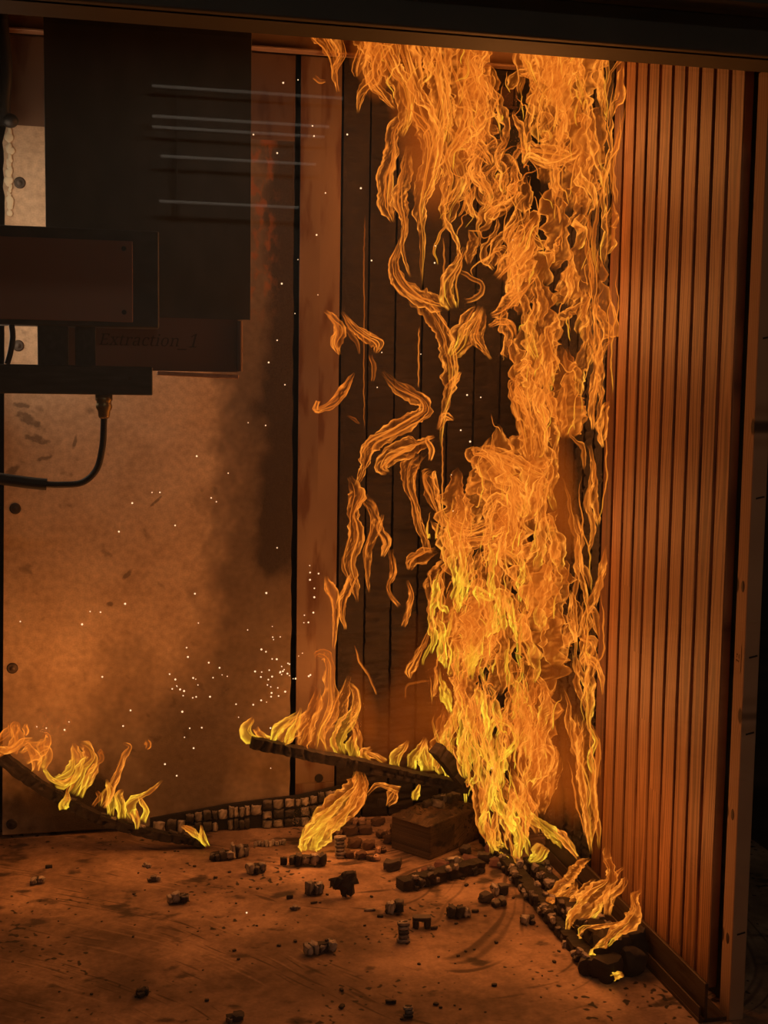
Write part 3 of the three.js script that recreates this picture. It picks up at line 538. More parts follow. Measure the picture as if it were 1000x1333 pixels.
{ // sand block in the corner
  const t = thing('sand_block', 'brown square sand block of the burner with a crumbled top, below the fire', 'burner block', [-0.291, 0, 0.215], 0.64);
  const m = std({ map: floorTex, bumpMap: floorBump, bumpScale: 0.002, roughness: 0.9, color: new THREE.Color().setRGB(0.42, 0.40, 0.30) });
  add(t, 'body', uvPlane(rbox(-0.095, 0.105, 0, 0.085, -0.06, 0.06, 0.004), 0, 1, 1, 1), m);
  const g = new THREE.PlaneGeometry(0.208, 0.118, 34, 20).rotateX(-Math.PI / 2), p = g.attributes.position;
  for (let i = 0; i < p.count; i++) { const x = p.getX(i), z = p.getZ(i), e = Math.max(Math.abs(x) / 0.104, Math.abs(z) / 0.059); p.setY(i, 0.083 + (1 - sstep(0.7, 1, e)) * (0.010 + 0.02 * fbm(x * 40, z * 40, 3, 4))); }
  g.computeVertexNormals(); add(t, 'crumbled_top', uvPlane(g, 0, 2, 1, 1), m);
  const r = rng(81); for (let i = 0; i < 9; i++) { const q = add(t, 'char_block', blockGeo(0.018 + 0.012 * r(), 0.014 + 0.01 * r(), 0.016, r, 0.3, 0.6, 3), M.charV); q.position.set(-0.01 + 0.012 * i, 0.09 + 0.006 * r(), -0.02 + 0.03 * r()); q.rotation.y = r() * 3; }
}
{ const m = add(scene, 'char_flake', chunkGeo('flake', 0.024, 0.035, 83), M.charV); m.position.set(-0.42, 0.09, 0.19); m.userData = { label: 'black char flake falling past the left side of the sand block', category: 'char piece' }; }

// ------------------------------------------------------------------ flames: thin luminous sheets, each tongue a curled ribbon of its own
const P = (x, y, z, w) => [x, y, z, w];
function tongueGeo(pts, heat, body, seed, o = {}) {
  const r = rng(seed * 7919 + 13), k = seed * 3.17;
  const curve = new THREE.CatmullRomCurve3(pts.map((p) => new THREE.Vector3(p[0], p[1], p[2])), false, 'centripetal');
  const len = curve.getLength(), wm = Math.max(...pts.map((p) => p[3])), N = Math.max(10, Math.min(80, Math.ceil(len / (o.step ?? 0.006))));
  const e = sat(Math.max(0.05, Math.min(0.42, (o.rim ?? 0.0042) / wm)));
  const side = wm < 0.004 ? [[1, 0, 0], [0.5, 0.9, 1], [0, 1, 1]] : [[1, 0, 0], [1 - 0.22 * e, 0.85, 0.8], [1 - 0.5 * e, 1, 1], [1 - 1.0 * e, 0.62, 1], [1 - 1.6 * e, 0.34, 0.8], [1 - 2.1 * e, 0.14, 0.55]];
  const V = side.map(([v, a, b]) => [-v, a, b]);
  if (wm >= 0.004) { const i0 = 1 - 2.1 * e, n = wm > 0.02 ? 7 : wm > 0.01 ? 4 : 1; for (let i = 1; i <= n; i++) V.push([-i0 + (2 * i0 * i) / (n + 1), 0, 0.42]); }
  for (const [v, a, b] of side.slice().reverse()) if (v > 0) V.push([v, a, b]);
  const yaw0 = -0.45 + (r() - 0.5) * 1.1, twist = (r() - 0.5) * 1.6, curl = (r() - 0.5) * 1.5, left = 0.3 + 0.7 * r(), right = 0.3 + 0.7 * r();
  const pos = [], col = [], idx = [], T = new THREE.Vector3(), b = new THREE.Vector3(), f = new THREE.Vector3(), n = new THREE.Vector3(), c = new THREE.Vector3();
  const wob = o.wobble ?? 1, soft = o.soft ?? 0;
  for (let i = 0; i <= N; i++) {
    const u = i / N; curve.getPoint(u, c); curve.getTangent(u, T);
    const q = u * (pts.length - 1), j = Math.min(pts.length - 2, Math.floor(q)), fr = q - j, w = mix(pts[j][3], pts[j + 1][3], fr * fr * (3 - 2 * fr));
    const a = yaw0 + twist * (u - 0.5) * 0.8; f.set(Math.sin(a), 0.05, Math.cos(a)); b.crossVectors(T, f).normalize().negate(); n.crossVectors(b, T).normalize();
    const s = u * len, cx = wob * w * 0.35 * n3(s * 22, k, 1) + wob * 0.0022 * n3(s * 60, k, 2);
    const wl = w * (1 + wob * (0.4 * n3(s * 45, k, 3) + 0.25 * n3(s * 120, k, 13))), wr = w * (1 + wob * (0.4 * n3(s * 45, k, 4) + 0.25 * n3(s * 120, k, 14)));
    const zz = w * 0.6 * n3(s * 18, k, 5), fade = sstep(0, o.fadeIn ?? 0.07, u) * (1 - 0.85 * sstep(o.fadeOut ?? 0.82, 1, u));
    for (let m = 0; m < V.length; m++) {
      const [v, rim0, bod] = V[m], off = (v < 0 ? wl : wr) * v + cx;
      pos.push(c.x + b.x * off + n.x * (curl * w * v * v + zz), c.y + b.y * off + n.y * (curl * w * v * v), c.z + b.z * off + n.z * (curl * w * v * v + zz));
      const st = 0.5 + 0.5 * n3(s * 9 + k, off * 120, 6), ridge = Math.pow(1 - Math.abs(n3(s * 14 + k * 2, off * 110 + 1.5 * n3(s * 30, off * 40, k), 7)), 11);
      const h = sat(heat * (1.15 - 0.55 * u) + 0.22 * n3(s * 20, k + v, 8));
      const rim = sat((soft ? 0.12 : 1) * rim0 * (v < 0 ? left : right) * (0.75 + 0.5 * n3(s * 16, v + k, 9)) + (wm > 0.008 && !soft ? 0.95 * ridge * Math.min(1, bod * 1.6) : 0));
      const A = soft ? body * (1 - v * v) * fade : sat(Math.max(body * bod * (0.5 + 0.6 * st), rim * 0.95)) * fade;
      const cb = h < 0.6 ? mix3([0.46, 0.070, 0.005], [0.82, 0.155, 0.009], h / 0.6) : mix3([0.82, 0.155, 0.009], [1.0, 0.40, 0.018], (h - 0.6) / 0.4);
      const cr = h < 0.6 ? mix3([1.0, 0.21, 0.016], [1.3, 0.42, 0.045], h / 0.6) : mix3([1.3, 0.42, 0.045], [1.4, 0.95, 0.06], (h - 0.6) / 0.4);
      const q3 = mix3(cb, cr, rim);
      col.push(q3[0], q3[1], q3[2], A);
    }
  }
  const n1 = V.length;
  for (let i = 0; i < N; i++) for (let m = 0; m < n1 - 1; m++) { const q = i * n1 + m; idx.push(q, q + 1, q + n1, q + 1, q + n1 + 1, q + n1); }
  const g = new THREE.BufferGeometry();
  g.setAttribute('position', new THREE.BufferAttribute(new Float32Array(pos), 3)); g.setAttribute('color', new THREE.BufferAttribute(new Float32Array(col), 4)); g.setIndex(idx); g.computeVertexNormals();
  return g;
}
let flameSeed = 1;
function tongue(t, pts, heat, body, o) {
  const m = add(t, numbered(t.name + '|tongue').split('|')[1], tongueGeo(pts, heat, body, flameSeed++, o), M.flame);
  m.geometry.translate(-t.position.x, -t.position.y, -t.position.z); m.castShadow = m.receiveShadow = false; return m;
}
const TRACED = {};
TRACED.left = [
 [0.4, 0.4, [P(-0.530, 1.853, 0.050, 0.0058), P(-0.536, 1.890, 0.050, 0.0117), P(-0.547, 1.913, 0.050, 0.0156), P(-0.568, 1.934, 0.050, 0.0176), P(-0.583, 1.951, 0.050, 0.0196)]],
 [0.3, 0.3, [P(-0.552, 1.838, 0.050, 0.0039), P(-0.567, 1.835, 0.050, 0.0078), P(-0.582, 1.845, 0.050, 0.0058)]],
 [0.3, 0.3, [P(-0.524, 1.808, 0.070, 0.0039), P(-0.530, 1.852, 0.070, 0.0097), P(-0.515, 1.898, 0.070, 0.0117), P(-0.527, 1.941, 0.070, 0.0156)]],
 [0.45, 0.45, [P(-0.480, 1.759, 0.080, 0.0038), P(-0.472, 1.808, 0.080, 0.0116), P(-0.442, 1.842, 0.080, 0.0175), P(-0.435, 1.881, 0.080, 0.0214), P(-0.453, 1.921, 0.080, 0.0273), P(-0.474, 1.951, 0.080, 0.0273)]],
 [0.4, 0.4, [P(-0.481, 1.849, 0.060, 0.0058), P(-0.483, 1.867, 0.060, 0.0117), P(-0.473, 1.900, 0.060, 0.0156), P(-0.458, 1.949, 0.060, 0.0177)]],
 [0.4, 0.45, [P(-0.387, 1.775, 0.080, 0.0058), P(-0.413, 1.802, 0.080, 0.0116), P(-0.442, 1.833, 0.080, 0.0155), P(-0.446, 1.873, 0.080, 0.0194), P(-0.417, 1.948, 0.080, 0.0294)]],
 [0.55, 0.5, [P(-0.371, 1.715, 0.060, 0.0097), P(-0.357, 1.761, 0.060, 0.0176), P(-0.366, 1.835, 0.060, 0.0274), P(-0.393, 1.873, 0.060, 0.0294), P(-0.428, 1.942, 0.060, 0.0354), P(-0.436, 1.963, 0.060, 0.0355)]],
 [0.5, 0.5, [P(-0.312, 1.358, 0.070, 0.0029), P(-0.312, 1.475, 0.070, 0.0077), P(-0.321, 1.548, 0.070, 0.0173), P(-0.309, 1.615, 0.070, 0.0232), P(-0.297, 1.714, 0.070, 0.0312), P(-0.325, 1.770, 0.070, 0.0351), P(-0.351, 1.834, 0.070, 0.0313), P(-0.387, 1.935, 0.070, 0.0354), P(-0.397, 1.959, 0.070, 0.0354)]],
 [0.45, 0.5, [P(-0.381, 1.511, 0.050, 0.0058), P(-0.397, 1.547, 0.050, 0.0193), P(-0.404, 1.613, 0.050, 0.0213), P(-0.391, 1.672, 0.050, 0.0175), P(-0.385, 1.729, 0.050, 0.0156), P(-0.355, 1.773, 0.050, 0.0118)]],
 [0.45, 0.4, [P(-0.337, 1.378, 0.060, 0.0029), P(-0.359, 1.448, 0.060, 0.0058), P(-0.353, 1.507, 0.060, 0.0096), P(-0.367, 1.562, 0.060, 0.0193), P(-0.356, 1.621, 0.060, 0.0174), P(-0.346, 1.695, 0.060, 0.0097)]],
 [0.45, 0.5, [P(-0.253, 1.310, 0.060, 0.0116), P(-0.287, 1.320, 0.060, 0.0212), P(-0.322, 1.332, 0.060, 0.0230), P(-0.368, 1.374, 0.060, 0.0191), P(-0.380, 1.414, 0.060, 0.0115), P(-0.360, 1.474, 0.060, 0.0058)]],
 [0.5, 0.55, [P(-0.263, 1.491, 0.090, 0.0058), P(-0.251, 1.549, 0.090, 0.0231), P(-0.231, 1.615, 0.090, 0.0348), P(-0.242, 1.673, 0.090, 0.0388), P(-0.214, 1.715, 0.090, 0.0468), P(-0.201, 1.774, 0.090, 0.0509), P(-0.205, 1.830, 0.090, 0.0511), P(-0.223, 1.893, 0.090, 0.0552), P(-0.223, 1.953, 0.090, 0.0595)]],
 [0.5, 0.45, [P(-0.166, 1.540, 0.100, 0.0039), P(-0.151, 1.574, 0.100, 0.0097), P(-0.168, 1.606, 0.100, 0.0155), P(-0.188, 1.638, 0.100, 0.0175), P(-0.173, 1.688, 0.100, 0.0117)]],
 [0.45, 0.4, [P(-0.143, 1.656, 0.080, 0.0059), P(-0.159, 1.674, 0.080, 0.0176), P(-0.187, 1.700, 0.080, 0.0235), P(-0.223, 1.720, 0.080, 0.0176)]],
 [0.5, 0.5, [P(-0.301, 1.670, 0.060, 0.0078), P(-0.283, 1.735, 0.060, 0.0196), P(-0.272, 1.827, 0.060, 0.0256), P(-0.288, 1.889, 0.060, 0.0237), P(-0.314, 1.950, 0.060, 0.0278), P(-0.322, 1.968, 0.060, 0.0298)]],
 [0.5, 0.5, [P(-0.264, 1.694, 0.070, 0.0156), P(-0.265, 1.770, 0.070, 0.0274), P(-0.277, 1.860, 0.070, 0.0256), P(-0.274, 1.933, 0.070, 0.0277), P(-0.273, 1.965, 0.070, 0.0298)]],
 [0.5, 0.45, [P(-0.292, 1.588, 0.060, 0.0078), P(-0.274, 1.640, 0.060, 0.0156), P(-0.267, 1.690, 0.060, 0.0196), P(-0.280, 1.744, 0.060, 0.0157)]],
 [0.6, 0.6, [P(-0.229, 1.306, 0.080, 0.0154), P(-0.244, 1.337, 0.080, 0.0230), P(-0.248, 1.369, 0.080, 0.0192), P(-0.231, 1.403, 0.080, 0.0173), P(-0.220, 1.425, 0.080, 0.0096), P(-0.207, 1.456, 0.080, 0.0039)]],
 [0.5, 0.4, [P(-0.202, 1.325, 0.080, 0.0058), P(-0.171, 1.337, 0.080, 0.0077), P(-0.158, 1.364, 0.080, 0.0058), P(-0.192, 1.385, 0.080, 0.0058), P(-0.220, 1.399, 0.080, 0.0058)]],
 [0.6, 0.55, [P(-0.235, 1.185, 0.080, 0.0115), P(-0.212, 1.216, 0.080, 0.0250), P(-0.201, 1.254, 0.080, 0.0308), P(-0.182, 1.288, 0.080, 0.0231), P(-0.167, 1.315, 0.080, 0.0116)]],
 [0.5, 0.4, [P(-0.129, 1.184, 0.070, 0.0029), P(-0.149, 1.208, 0.070, 0.0077), P(-0.166, 1.236, 0.070, 0.0174), P(-0.159, 1.274, 0.070, 0.0136), P(-0.151, 1.309, 0.070, 0.0058)]],
 [0.55, 0.5, [P(-0.254, 0.960, 0.060, 0.0019), P(-0.248, 1.035, 0.060, 0.0058), P(-0.237, 1.098, 0.060, 0.0135), P(-0.230, 1.140, 0.060, 0.0193), P(-0.235, 1.195, 0.060, 0.0173), P(-0.250, 1.246, 0.060, 0.0173), P(-0.287, 1.296, 0.060, 0.0231), P(-0.324, 1.338, 0.060, 0.0230)]],
 [0.4, 0.5, [P(-0.205, 1.152, 0.060, 0.0039), P(-0.224, 1.129, 0.060, 0.0096), P(-0.240, 1.112, 0.060, 0.0096)]],
 [0.4, 0.4, [P(-0.220, 1.032, 0.060, 0.0039), P(-0.242, 1.041, 0.060, 0.0116), P(-0.257, 1.006, 0.060, 0.0077)]],
 [0.35, 0.5, [P(-0.513, 1.187, 0.070, 0.0038), P(-0.523, 1.213, 0.070, 0.0151), P(-0.512, 1.247, 0.070, 0.0170), P(-0.531, 1.274, 0.070, 0.0094), P(-0.552, 1.292, 0.070, 0.0038)]],
 [0.35, 0.5, [P(-0.421, 1.193, 0.060, 0.0057), P(-0.417, 1.218, 0.060, 0.0171), P(-0.450, 1.236, 0.060, 0.0171), P(-0.479, 1.259, 0.060, 0.0133), P(-0.508, 1.292, 0.060, 0.0038)]],
 [0.4, 0.45, [P(-0.465, 1.189, 0.060, 0.0019), P(-0.469, 1.216, 0.060, 0.0057), P(-0.487, 1.240, 0.060, 0.0076), P(-0.504, 1.258, 0.060, 0.0057)]],
 [0.35, 0.4, [P(-0.430, 1.124, 0.060, 0.0038), P(-0.428, 1.156, 0.060, 0.0076), P(-0.436, 1.189, 0.060, 0.0057)]],
 [0.25, 0.45, [P(-0.572, 1.049, 0.060, 0.0056), P(-0.565, 1.075, 0.060, 0.0047), P(-0.570, 1.054, 0.060, 0.0075), P(-0.534, 1.064, 0.060, 0.0113), P(-0.506, 1.098, 0.060, 0.0132), P(-0.487, 1.127, 0.060, 0.0076), P(-0.476, 1.145, 0.060, 0.0019)]],
 [0.3, 0.3, [P(-0.457, 1.020, 0.050, 0.0019), P(-0.471, 1.031, 0.050, 0.0047), P(-0.490, 1.040, 0.050, 0.0019)]],
 [0.35, 0.55, [P(-0.471, 0.863, 0.060, 0.0038), P(-0.452, 0.906, 0.060, 0.0095), P(-0.444, 0.937, 0.060, 0.0152), P(-0.429, 0.975, 0.060, 0.0228), P(-0.379, 1.000, 0.060, 0.0210), P(-0.321, 1.031, 0.060, 0.0191), P(-0.294, 1.056, 0.060, 0.0173), P(-0.306, 1.082, 0.060, 0.0172), P(-0.362, 1.110, 0.060, 0.0172), P(-0.405, 1.149, 0.060, 0.0057)]],
 [0.4, 0.5, [P(-0.388, 0.901, 0.070, 0.0076), P(-0.404, 0.915, 0.070, 0.0171), P(-0.381, 0.941, 0.070, 0.0247), P(-0.336, 0.964, 0.070, 0.0248), P(-0.311, 0.972, 0.070, 0.0153), P(-0.274, 0.987, 0.070, 0.0057)]],
 [0.35, 0.4, [P(-0.277, 0.929, 0.050, 0.0058), P(-0.274, 0.958, 0.050, 0.0096), P(-0.286, 0.983, 0.050, 0.0077), P(-0.266, 0.991, 0.050, 0.0039)]],
 [0.4, 0.5, [P(-0.275, 0.693, 0.060, 0.0097), P(-0.286, 0.728, 0.060, 0.0077), P(-0.304, 0.764, 0.060, 0.0116), P(-0.317, 0.816, 0.060, 0.0096), P(-0.336, 0.868, 0.060, 0.0153), P(-0.333, 0.920, 0.060, 0.0230), P(-0.310, 0.949, 0.060, 0.0153)]],
 [0.35, 0.5, [P(-0.248, 0.785, 0.050, 0.0039), P(-0.265, 0.822, 0.050, 0.0174), P(-0.276, 0.850, 0.050, 0.0251), P(-0.290, 0.894, 0.050, 0.0231), P(-0.273, 0.906, 0.050, 0.0116)]],
 [0.5, 0.7, [P(-0.239, 0.753, 0.040, 0.0023), P(-0.241, 0.851, 0.040, 0.0027), P(-0.242, 0.928, 0.040, 0.0027), P(-0.244, 1.006, 0.040, 0.0019)]],
 [0.5, 0.7, [P(-0.248, 1.311, 0.040, 0.0019), P(-0.249, 1.368, 0.040, 0.0027), P(-0.248, 1.424, 0.040, 0.0027), P(-0.251, 1.481, 0.040, 0.0020)]],
 [0.4, 0.6, [P(-0.305, 1.111, 0.030, 0.0015), P(-0.306, 1.158, 0.030, 0.0023), P(-0.307, 1.234, 0.030, 0.0023), P(-0.306, 1.263, 0.030, 0.0015)]],
 [0.35, 0.4, [P(-0.443, 1.004, 0.030, 0.0015), P(-0.445, 1.118, 0.030, 0.0019), P(-0.447, 1.269, 0.030, 0.0019), P(-0.449, 1.437, 0.030, 0.0019), P(-0.448, 1.529, 0.030, 0.0015)]],
 [0.4, 0.5, [P(-0.459, 0.574, 0.060, 0.0038), P(-0.471, 0.623, 0.060, 0.0115), P(-0.484, 0.679, 0.060, 0.0172), P(-0.471, 0.748, 0.060, 0.0191), P(-0.476, 0.800, 0.060, 0.0171), P(-0.463, 0.851, 0.060, 0.0209), P(-0.484, 0.889, 0.060, 0.0095)]],
 [0.4, 0.5, [P(-0.432, 0.600, 0.070, 0.0029), P(-0.437, 0.653, 0.070, 0.0096), P(-0.436, 0.706, 0.070, 0.0133), P(-0.421, 0.758, 0.070, 0.0152), P(-0.421, 0.800, 0.070, 0.0133), P(-0.449, 0.844, 0.070, 0.0152)]],
 [0.35, 0.4, [P(-0.396, 0.688, 0.050, 0.0058), P(-0.385, 0.727, 0.050, 0.0115), P(-0.403, 0.760, 0.050, 0.0077), P(-0.397, 0.794, 0.050, 0.0038)]],
 [0.4, 0.5, [P(-0.489, 0.507, 0.060, 0.0039), P(-0.498, 0.556, 0.060, 0.0096), P(-0.487, 0.604, 0.060, 0.0134), P(-0.464, 0.652, 0.060, 0.0096)]],
 [0.35, 0.5, [P(-0.520, 0.457, 0.060, 0.0039), P(-0.515, 0.527, 0.060, 0.0077), P(-0.517, 0.576, 0.060, 0.0115), P(-0.530, 0.614, 0.060, 0.0134), P(-0.541, 0.643, 0.060, 0.0057)]],
 [0.35, 0.4, [P(-0.335, 0.507, 0.050, 0.0078), P(-0.326, 0.546, 0.050, 0.0097), P(-0.317, 0.589, 0.050, 0.0078), P(-0.331, 0.628, 0.050, 0.0039)]],
 [0.35, 0.4, [P(-0.350, 0.560, 0.050, 0.0058), P(-0.381, 0.610, 0.050, 0.0058), P(-0.367, 0.649, 0.050, 0.0097), P(-0.376, 0.707, 0.050, 0.0077)]],
 [0.45, 0.5, [P(-0.322, 0.376, 0.060, 0.0029), P(-0.324, 0.398, 0.060, 0.0137), P(-0.306, 0.427, 0.060, 0.0098), P(-0.287, 0.466, 0.060, 0.0078), P(-0.268, 0.517, 0.060, 0.0039)]],
 [0.35, 0.45, [P(-0.328, 0.655, 0.060, 0.0077), P(-0.319, 0.678, 0.060, 0.0174), P(-0.291, 0.694, 0.060, 0.0193), P(-0.259, 0.705, 0.060, 0.0097)]],
 [0.4, 0.5, [P(-0.278, 0.564, 0.080, 0.0077), P(-0.265, 0.606, 0.080, 0.0232), P(-0.256, 0.645, 0.080, 0.0193), P(-0.236, 0.676, 0.080, 0.0116)]],
 [0.3, 0.3, [P(-0.406, 0.335, 0.050, 0.0029), P(-0.427, 0.385, 0.050, 0.0039), P(-0.451, 0.422, 0.050, 0.0039), P(-0.464, 0.465, 0.050, 0.0019)]],
 [0.3, 0.4, [P(-0.333, 0.325, 0.060, 0.0030), P(-0.329, 0.359, 0.060, 0.0039), P(-0.299, 0.367, 0.060, 0.0039), P(-0.265, 0.370, 0.060, 0.0030)]],
];
TRACED.thin = [
 [0.2, 0.26, [P(-0.261, 0.098, 0.050, 0.0526), P(-0.272, 0.220, 0.050, 0.0801), P(-0.286, 0.321, 0.050, 0.0833), P(-0.298, 0.421, 0.050, 0.0669), P(-0.310, 0.540, 0.050, 0.0273)]],
 [0.2, 0.22, [P(-0.383, 0.115, 0.050, 0.0441), P(-0.375, 0.225, 0.050, 0.0675), P(-0.362, 0.304, 0.050, 0.0632), P(-0.348, 0.402, 0.050, 0.0236)]],
 [0.2, 0.34, [P(-0.183, 0.137, 0.060, 0.0405), P(-0.206, 0.260, 0.060, 0.0680), P(-0.217, 0.420, 0.060, 0.0711), P(-0.224, 0.559, 0.060, 0.0509), P(-0.214, 0.657, 0.060, 0.0195)]],
 [0.25, 0.25, [P(-0.446, 0.171, 0.060, 0.0277), P(-0.443, 0.270, 0.060, 0.0432), P(-0.452, 0.359, 0.060, 0.0390), P(-0.465, 0.448, 0.060, 0.0155)]],
 [0.35, 0.45, [P(-0.290, 1.495, 0.060, 0.0155), P(-0.282, 1.570, 0.060, 0.0505), P(-0.301, 1.652, 0.060, 0.0662), P(-0.318, 1.751, 0.060, 0.0782), P(-0.335, 1.841, 0.060, 0.0786), P(-0.346, 1.930, 0.060, 0.0751), P(-0.357, 1.972, 0.060, 0.0595)]],
 [0.35, 0.4, [P(-0.427, 1.783, 0.050, 0.0117), P(-0.424, 1.837, 0.050, 0.0392), P(-0.429, 1.891, 0.050, 0.0590), P(-0.411, 1.946, 0.050, 0.0672), P(-0.402, 1.972, 0.050, 0.0595)]],
 [0.3, 0.5, [P(-0.191, 1.593, 0.060, 0.0196), P(-0.193, 1.685, 0.060, 0.0511), P(-0.202, 1.776, 0.060, 0.0672), P(-0.213, 1.885, 0.060, 0.0756), P(-0.215, 1.976, 0.060, 0.0761)]],
 [0.25, 0.5, [P(-0.062, 0.075, 0.418, 0.0260), P(-0.066, 0.183, 0.410, 0.0479), P(-0.075, 0.288, 0.394, 0.0549), P(-0.075, 0.415, 0.395, 0.0471), P(-0.070, 0.525, 0.403, 0.0215)]],
 [0.25, 0.45, [P(-0.096, 0.073, 0.355, 0.0264), P(-0.098, 0.184, 0.351, 0.0486), P(-0.107, 0.291, 0.335, 0.0557), P(-0.102, 0.404, 0.344, 0.0257)]],
 [0.25, 0.4, [P(-0.035, 0.091, 0.468, 0.0184), P(-0.036, 0.217, 0.466, 0.0326), P(-0.041, 0.358, 0.458, 0.0358), P(-0.045, 0.498, 0.449, 0.0178)]],
 [0.3, 0.4, [P(-0.153, 0.646, 0.250, 0.0370), P(-0.149, 0.758, 0.258, 0.0735), P(-0.138, 0.870, 0.276, 0.0729), P(-0.111, 0.981, 0.327, 0.0538), P(-0.102, 1.087, 0.344, 0.0214)]],
 [0.3, 0.4, [P(-0.059, 0.669, 0.413, 0.0355), P(-0.063, 0.792, 0.405, 0.0601), P(-0.072, 0.914, 0.389, 0.0601), P(-0.076, 1.018, 0.382, 0.0425), P(-0.076, 1.123, 0.382, 0.0177)]],
];
TRACED.beam = [
 [0.95, 0.8, [P(-0.720, 0.275, 0.200, 0.0074), P(-0.744, 0.287, 0.200, 0.0167), P(-0.753, 0.302, 0.200, 0.0148), P(-0.742, 0.320, 0.200, 0.0092), P(-0.735, 0.331, 0.200, 0.0037)]],
 [0.7, 0.6, [P(-0.695, 0.274, 0.200, 0.0074), P(-0.717, 0.286, 0.200, 0.0093), P(-0.730, 0.305, 0.200, 0.0074)]],
 [0.95, 0.7, [P(-0.691, 0.270, 0.200, 0.0074), P(-0.677, 0.295, 0.200, 0.0130), P(-0.655, 0.317, 0.200, 0.0111), P(-0.627, 0.341, 0.200, 0.0037)]],
 [1, 0.8, [P(-0.658, 0.257, 0.200, 0.0056), P(-0.647, 0.288, 0.200, 0.0111), P(-0.633, 0.316, 0.200, 0.0093), P(-0.624, 0.351, 0.200, 0.0037)]],
 [0.6, 0.5, [P(-0.669, 0.265, 0.200, 0.0149), P(-0.644, 0.288, 0.200, 0.0223), P(-0.616, 0.315, 0.200, 0.0167), P(-0.603, 0.342, 0.200, 0.0074)]],
 [0.5, 0.5, [P(-0.621, 0.250, 0.200, 0.0168), P(-0.607, 0.296, 0.200, 0.0242), P(-0.589, 0.342, 0.200, 0.0186), P(-0.582, 0.397, 0.200, 0.0074)]],
 [0.5, 0.5, [P(-0.584, 0.242, 0.200, 0.0187), P(-0.577, 0.294, 0.200, 0.0261), P(-0.555, 0.350, 0.200, 0.0241), P(-0.548, 0.405, 0.200, 0.0166), P(-0.553, 0.450, 0.200, 0.0129), P(-0.564, 0.477, 0.200, 0.0129), P(-0.584, 0.477, 0.200, 0.0073), P(-0.588, 0.468, 0.200, 0.0037)]],
 [0.55, 0.5, [P(-0.550, 0.237, 0.200, 0.0188), P(-0.555, 0.284, 0.200, 0.0243), P(-0.540, 0.330, 0.200, 0.0261), P(-0.520, 0.376, 0.200, 0.0186), P(-0.506, 0.423, 0.200, 0.0074)]],
 [0.8, 0.6, [P(-0.520, 0.228, 0.200, 0.0150), P(-0.532, 0.264, 0.200, 0.0169), P(-0.517, 0.301, 0.200, 0.0187), P(-0.495, 0.338, 0.200, 0.0131), P(-0.494, 0.385, 0.200, 0.0093), P(-0.511, 0.408, 0.200, 0.0037)]],
 [0.9, 0.6, [P(-0.494, 0.223, 0.200, 0.0113), P(-0.496, 0.253, 0.200, 0.0150), P(-0.491, 0.281, 0.200, 0.0075)]],
 [0.5, 0.5, [P(-0.479, 0.218, 0.200, 0.0075), P(-0.483, 0.271, 0.200, 0.0113), P(-0.495, 0.319, 0.200, 0.0093), P(-0.484, 0.356, 0.200, 0.0056)]],
 [0.7, 0.6, [P(-0.456, 0.209, 0.200, 0.0095), P(-0.471, 0.233, 0.200, 0.0094), P(-0.449, 0.241, 0.200, 0.0057)]],
 [0.6, 0.6, [P(-0.418, 0.204, 0.200, 0.0152), P(-0.441, 0.222, 0.200, 0.0095), P(-0.460, 0.232, 0.200, 0.0057)]],
 [0.8, 0.6, [P(-0.387, 0.194, 0.200, 0.0152), P(-0.388, 0.217, 0.200, 0.0152), P(-0.372, 0.236, 0.200, 0.0114), P(-0.358, 0.258, 0.200, 0.0038)]],
 [0.85, 0.6, [P(-0.351, 0.189, 0.200, 0.0172), P(-0.349, 0.217, 0.200, 0.0190), P(-0.330, 0.235, 0.200, 0.0114), P(-0.317, 0.264, 0.200, 0.0038)]],
 [0.9, 0.7, [P(-0.310, 0.179, 0.200, 0.0192), P(-0.312, 0.206, 0.200, 0.0191), P(-0.319, 0.235, 0.200, 0.0095), P(-0.311, 0.259, 0.200, 0.0038)]],
 [0.9, 0.7, [P(-0.267, 0.169, 0.200, 0.0173), P(-0.279, 0.196, 0.200, 0.0173), P(-0.291, 0.220, 0.200, 0.0096), P(-0.307, 0.244, 0.200, 0.0038)]],
 [0.5, 0.4, [P(-0.302, 0.186, 0.200, 0.0192), P(-0.284, 0.233, 0.200, 0.0229), P(-0.275, 0.281, 0.200, 0.0191), P(-0.266, 0.338, 0.200, 0.0095)]],
 [0.95, 0.8, [P(-0.338, 0.107, 0.200, 0.0058), P(-0.338, 0.123, 0.200, 0.0115), P(-0.330, 0.138, 0.200, 0.0058), P(-0.327, 0.149, 0.200, 0.0019)]],
 [0.5, 0.4, [P(-0.378, 0.133, 0.200, 0.0115), P(-0.407, 0.144, 0.200, 0.0076), P(-0.436, 0.151, 0.200, 0.0057), P(-0.459, 0.128, 0.200, 0.0038)]],
 [0.4, 0.3, [P(-0.409, 0.096, 0.200, 0.0038), P(-0.397, 0.122, 0.200, 0.0192), P(-0.388, 0.143, 0.200, 0.0172)]],
];
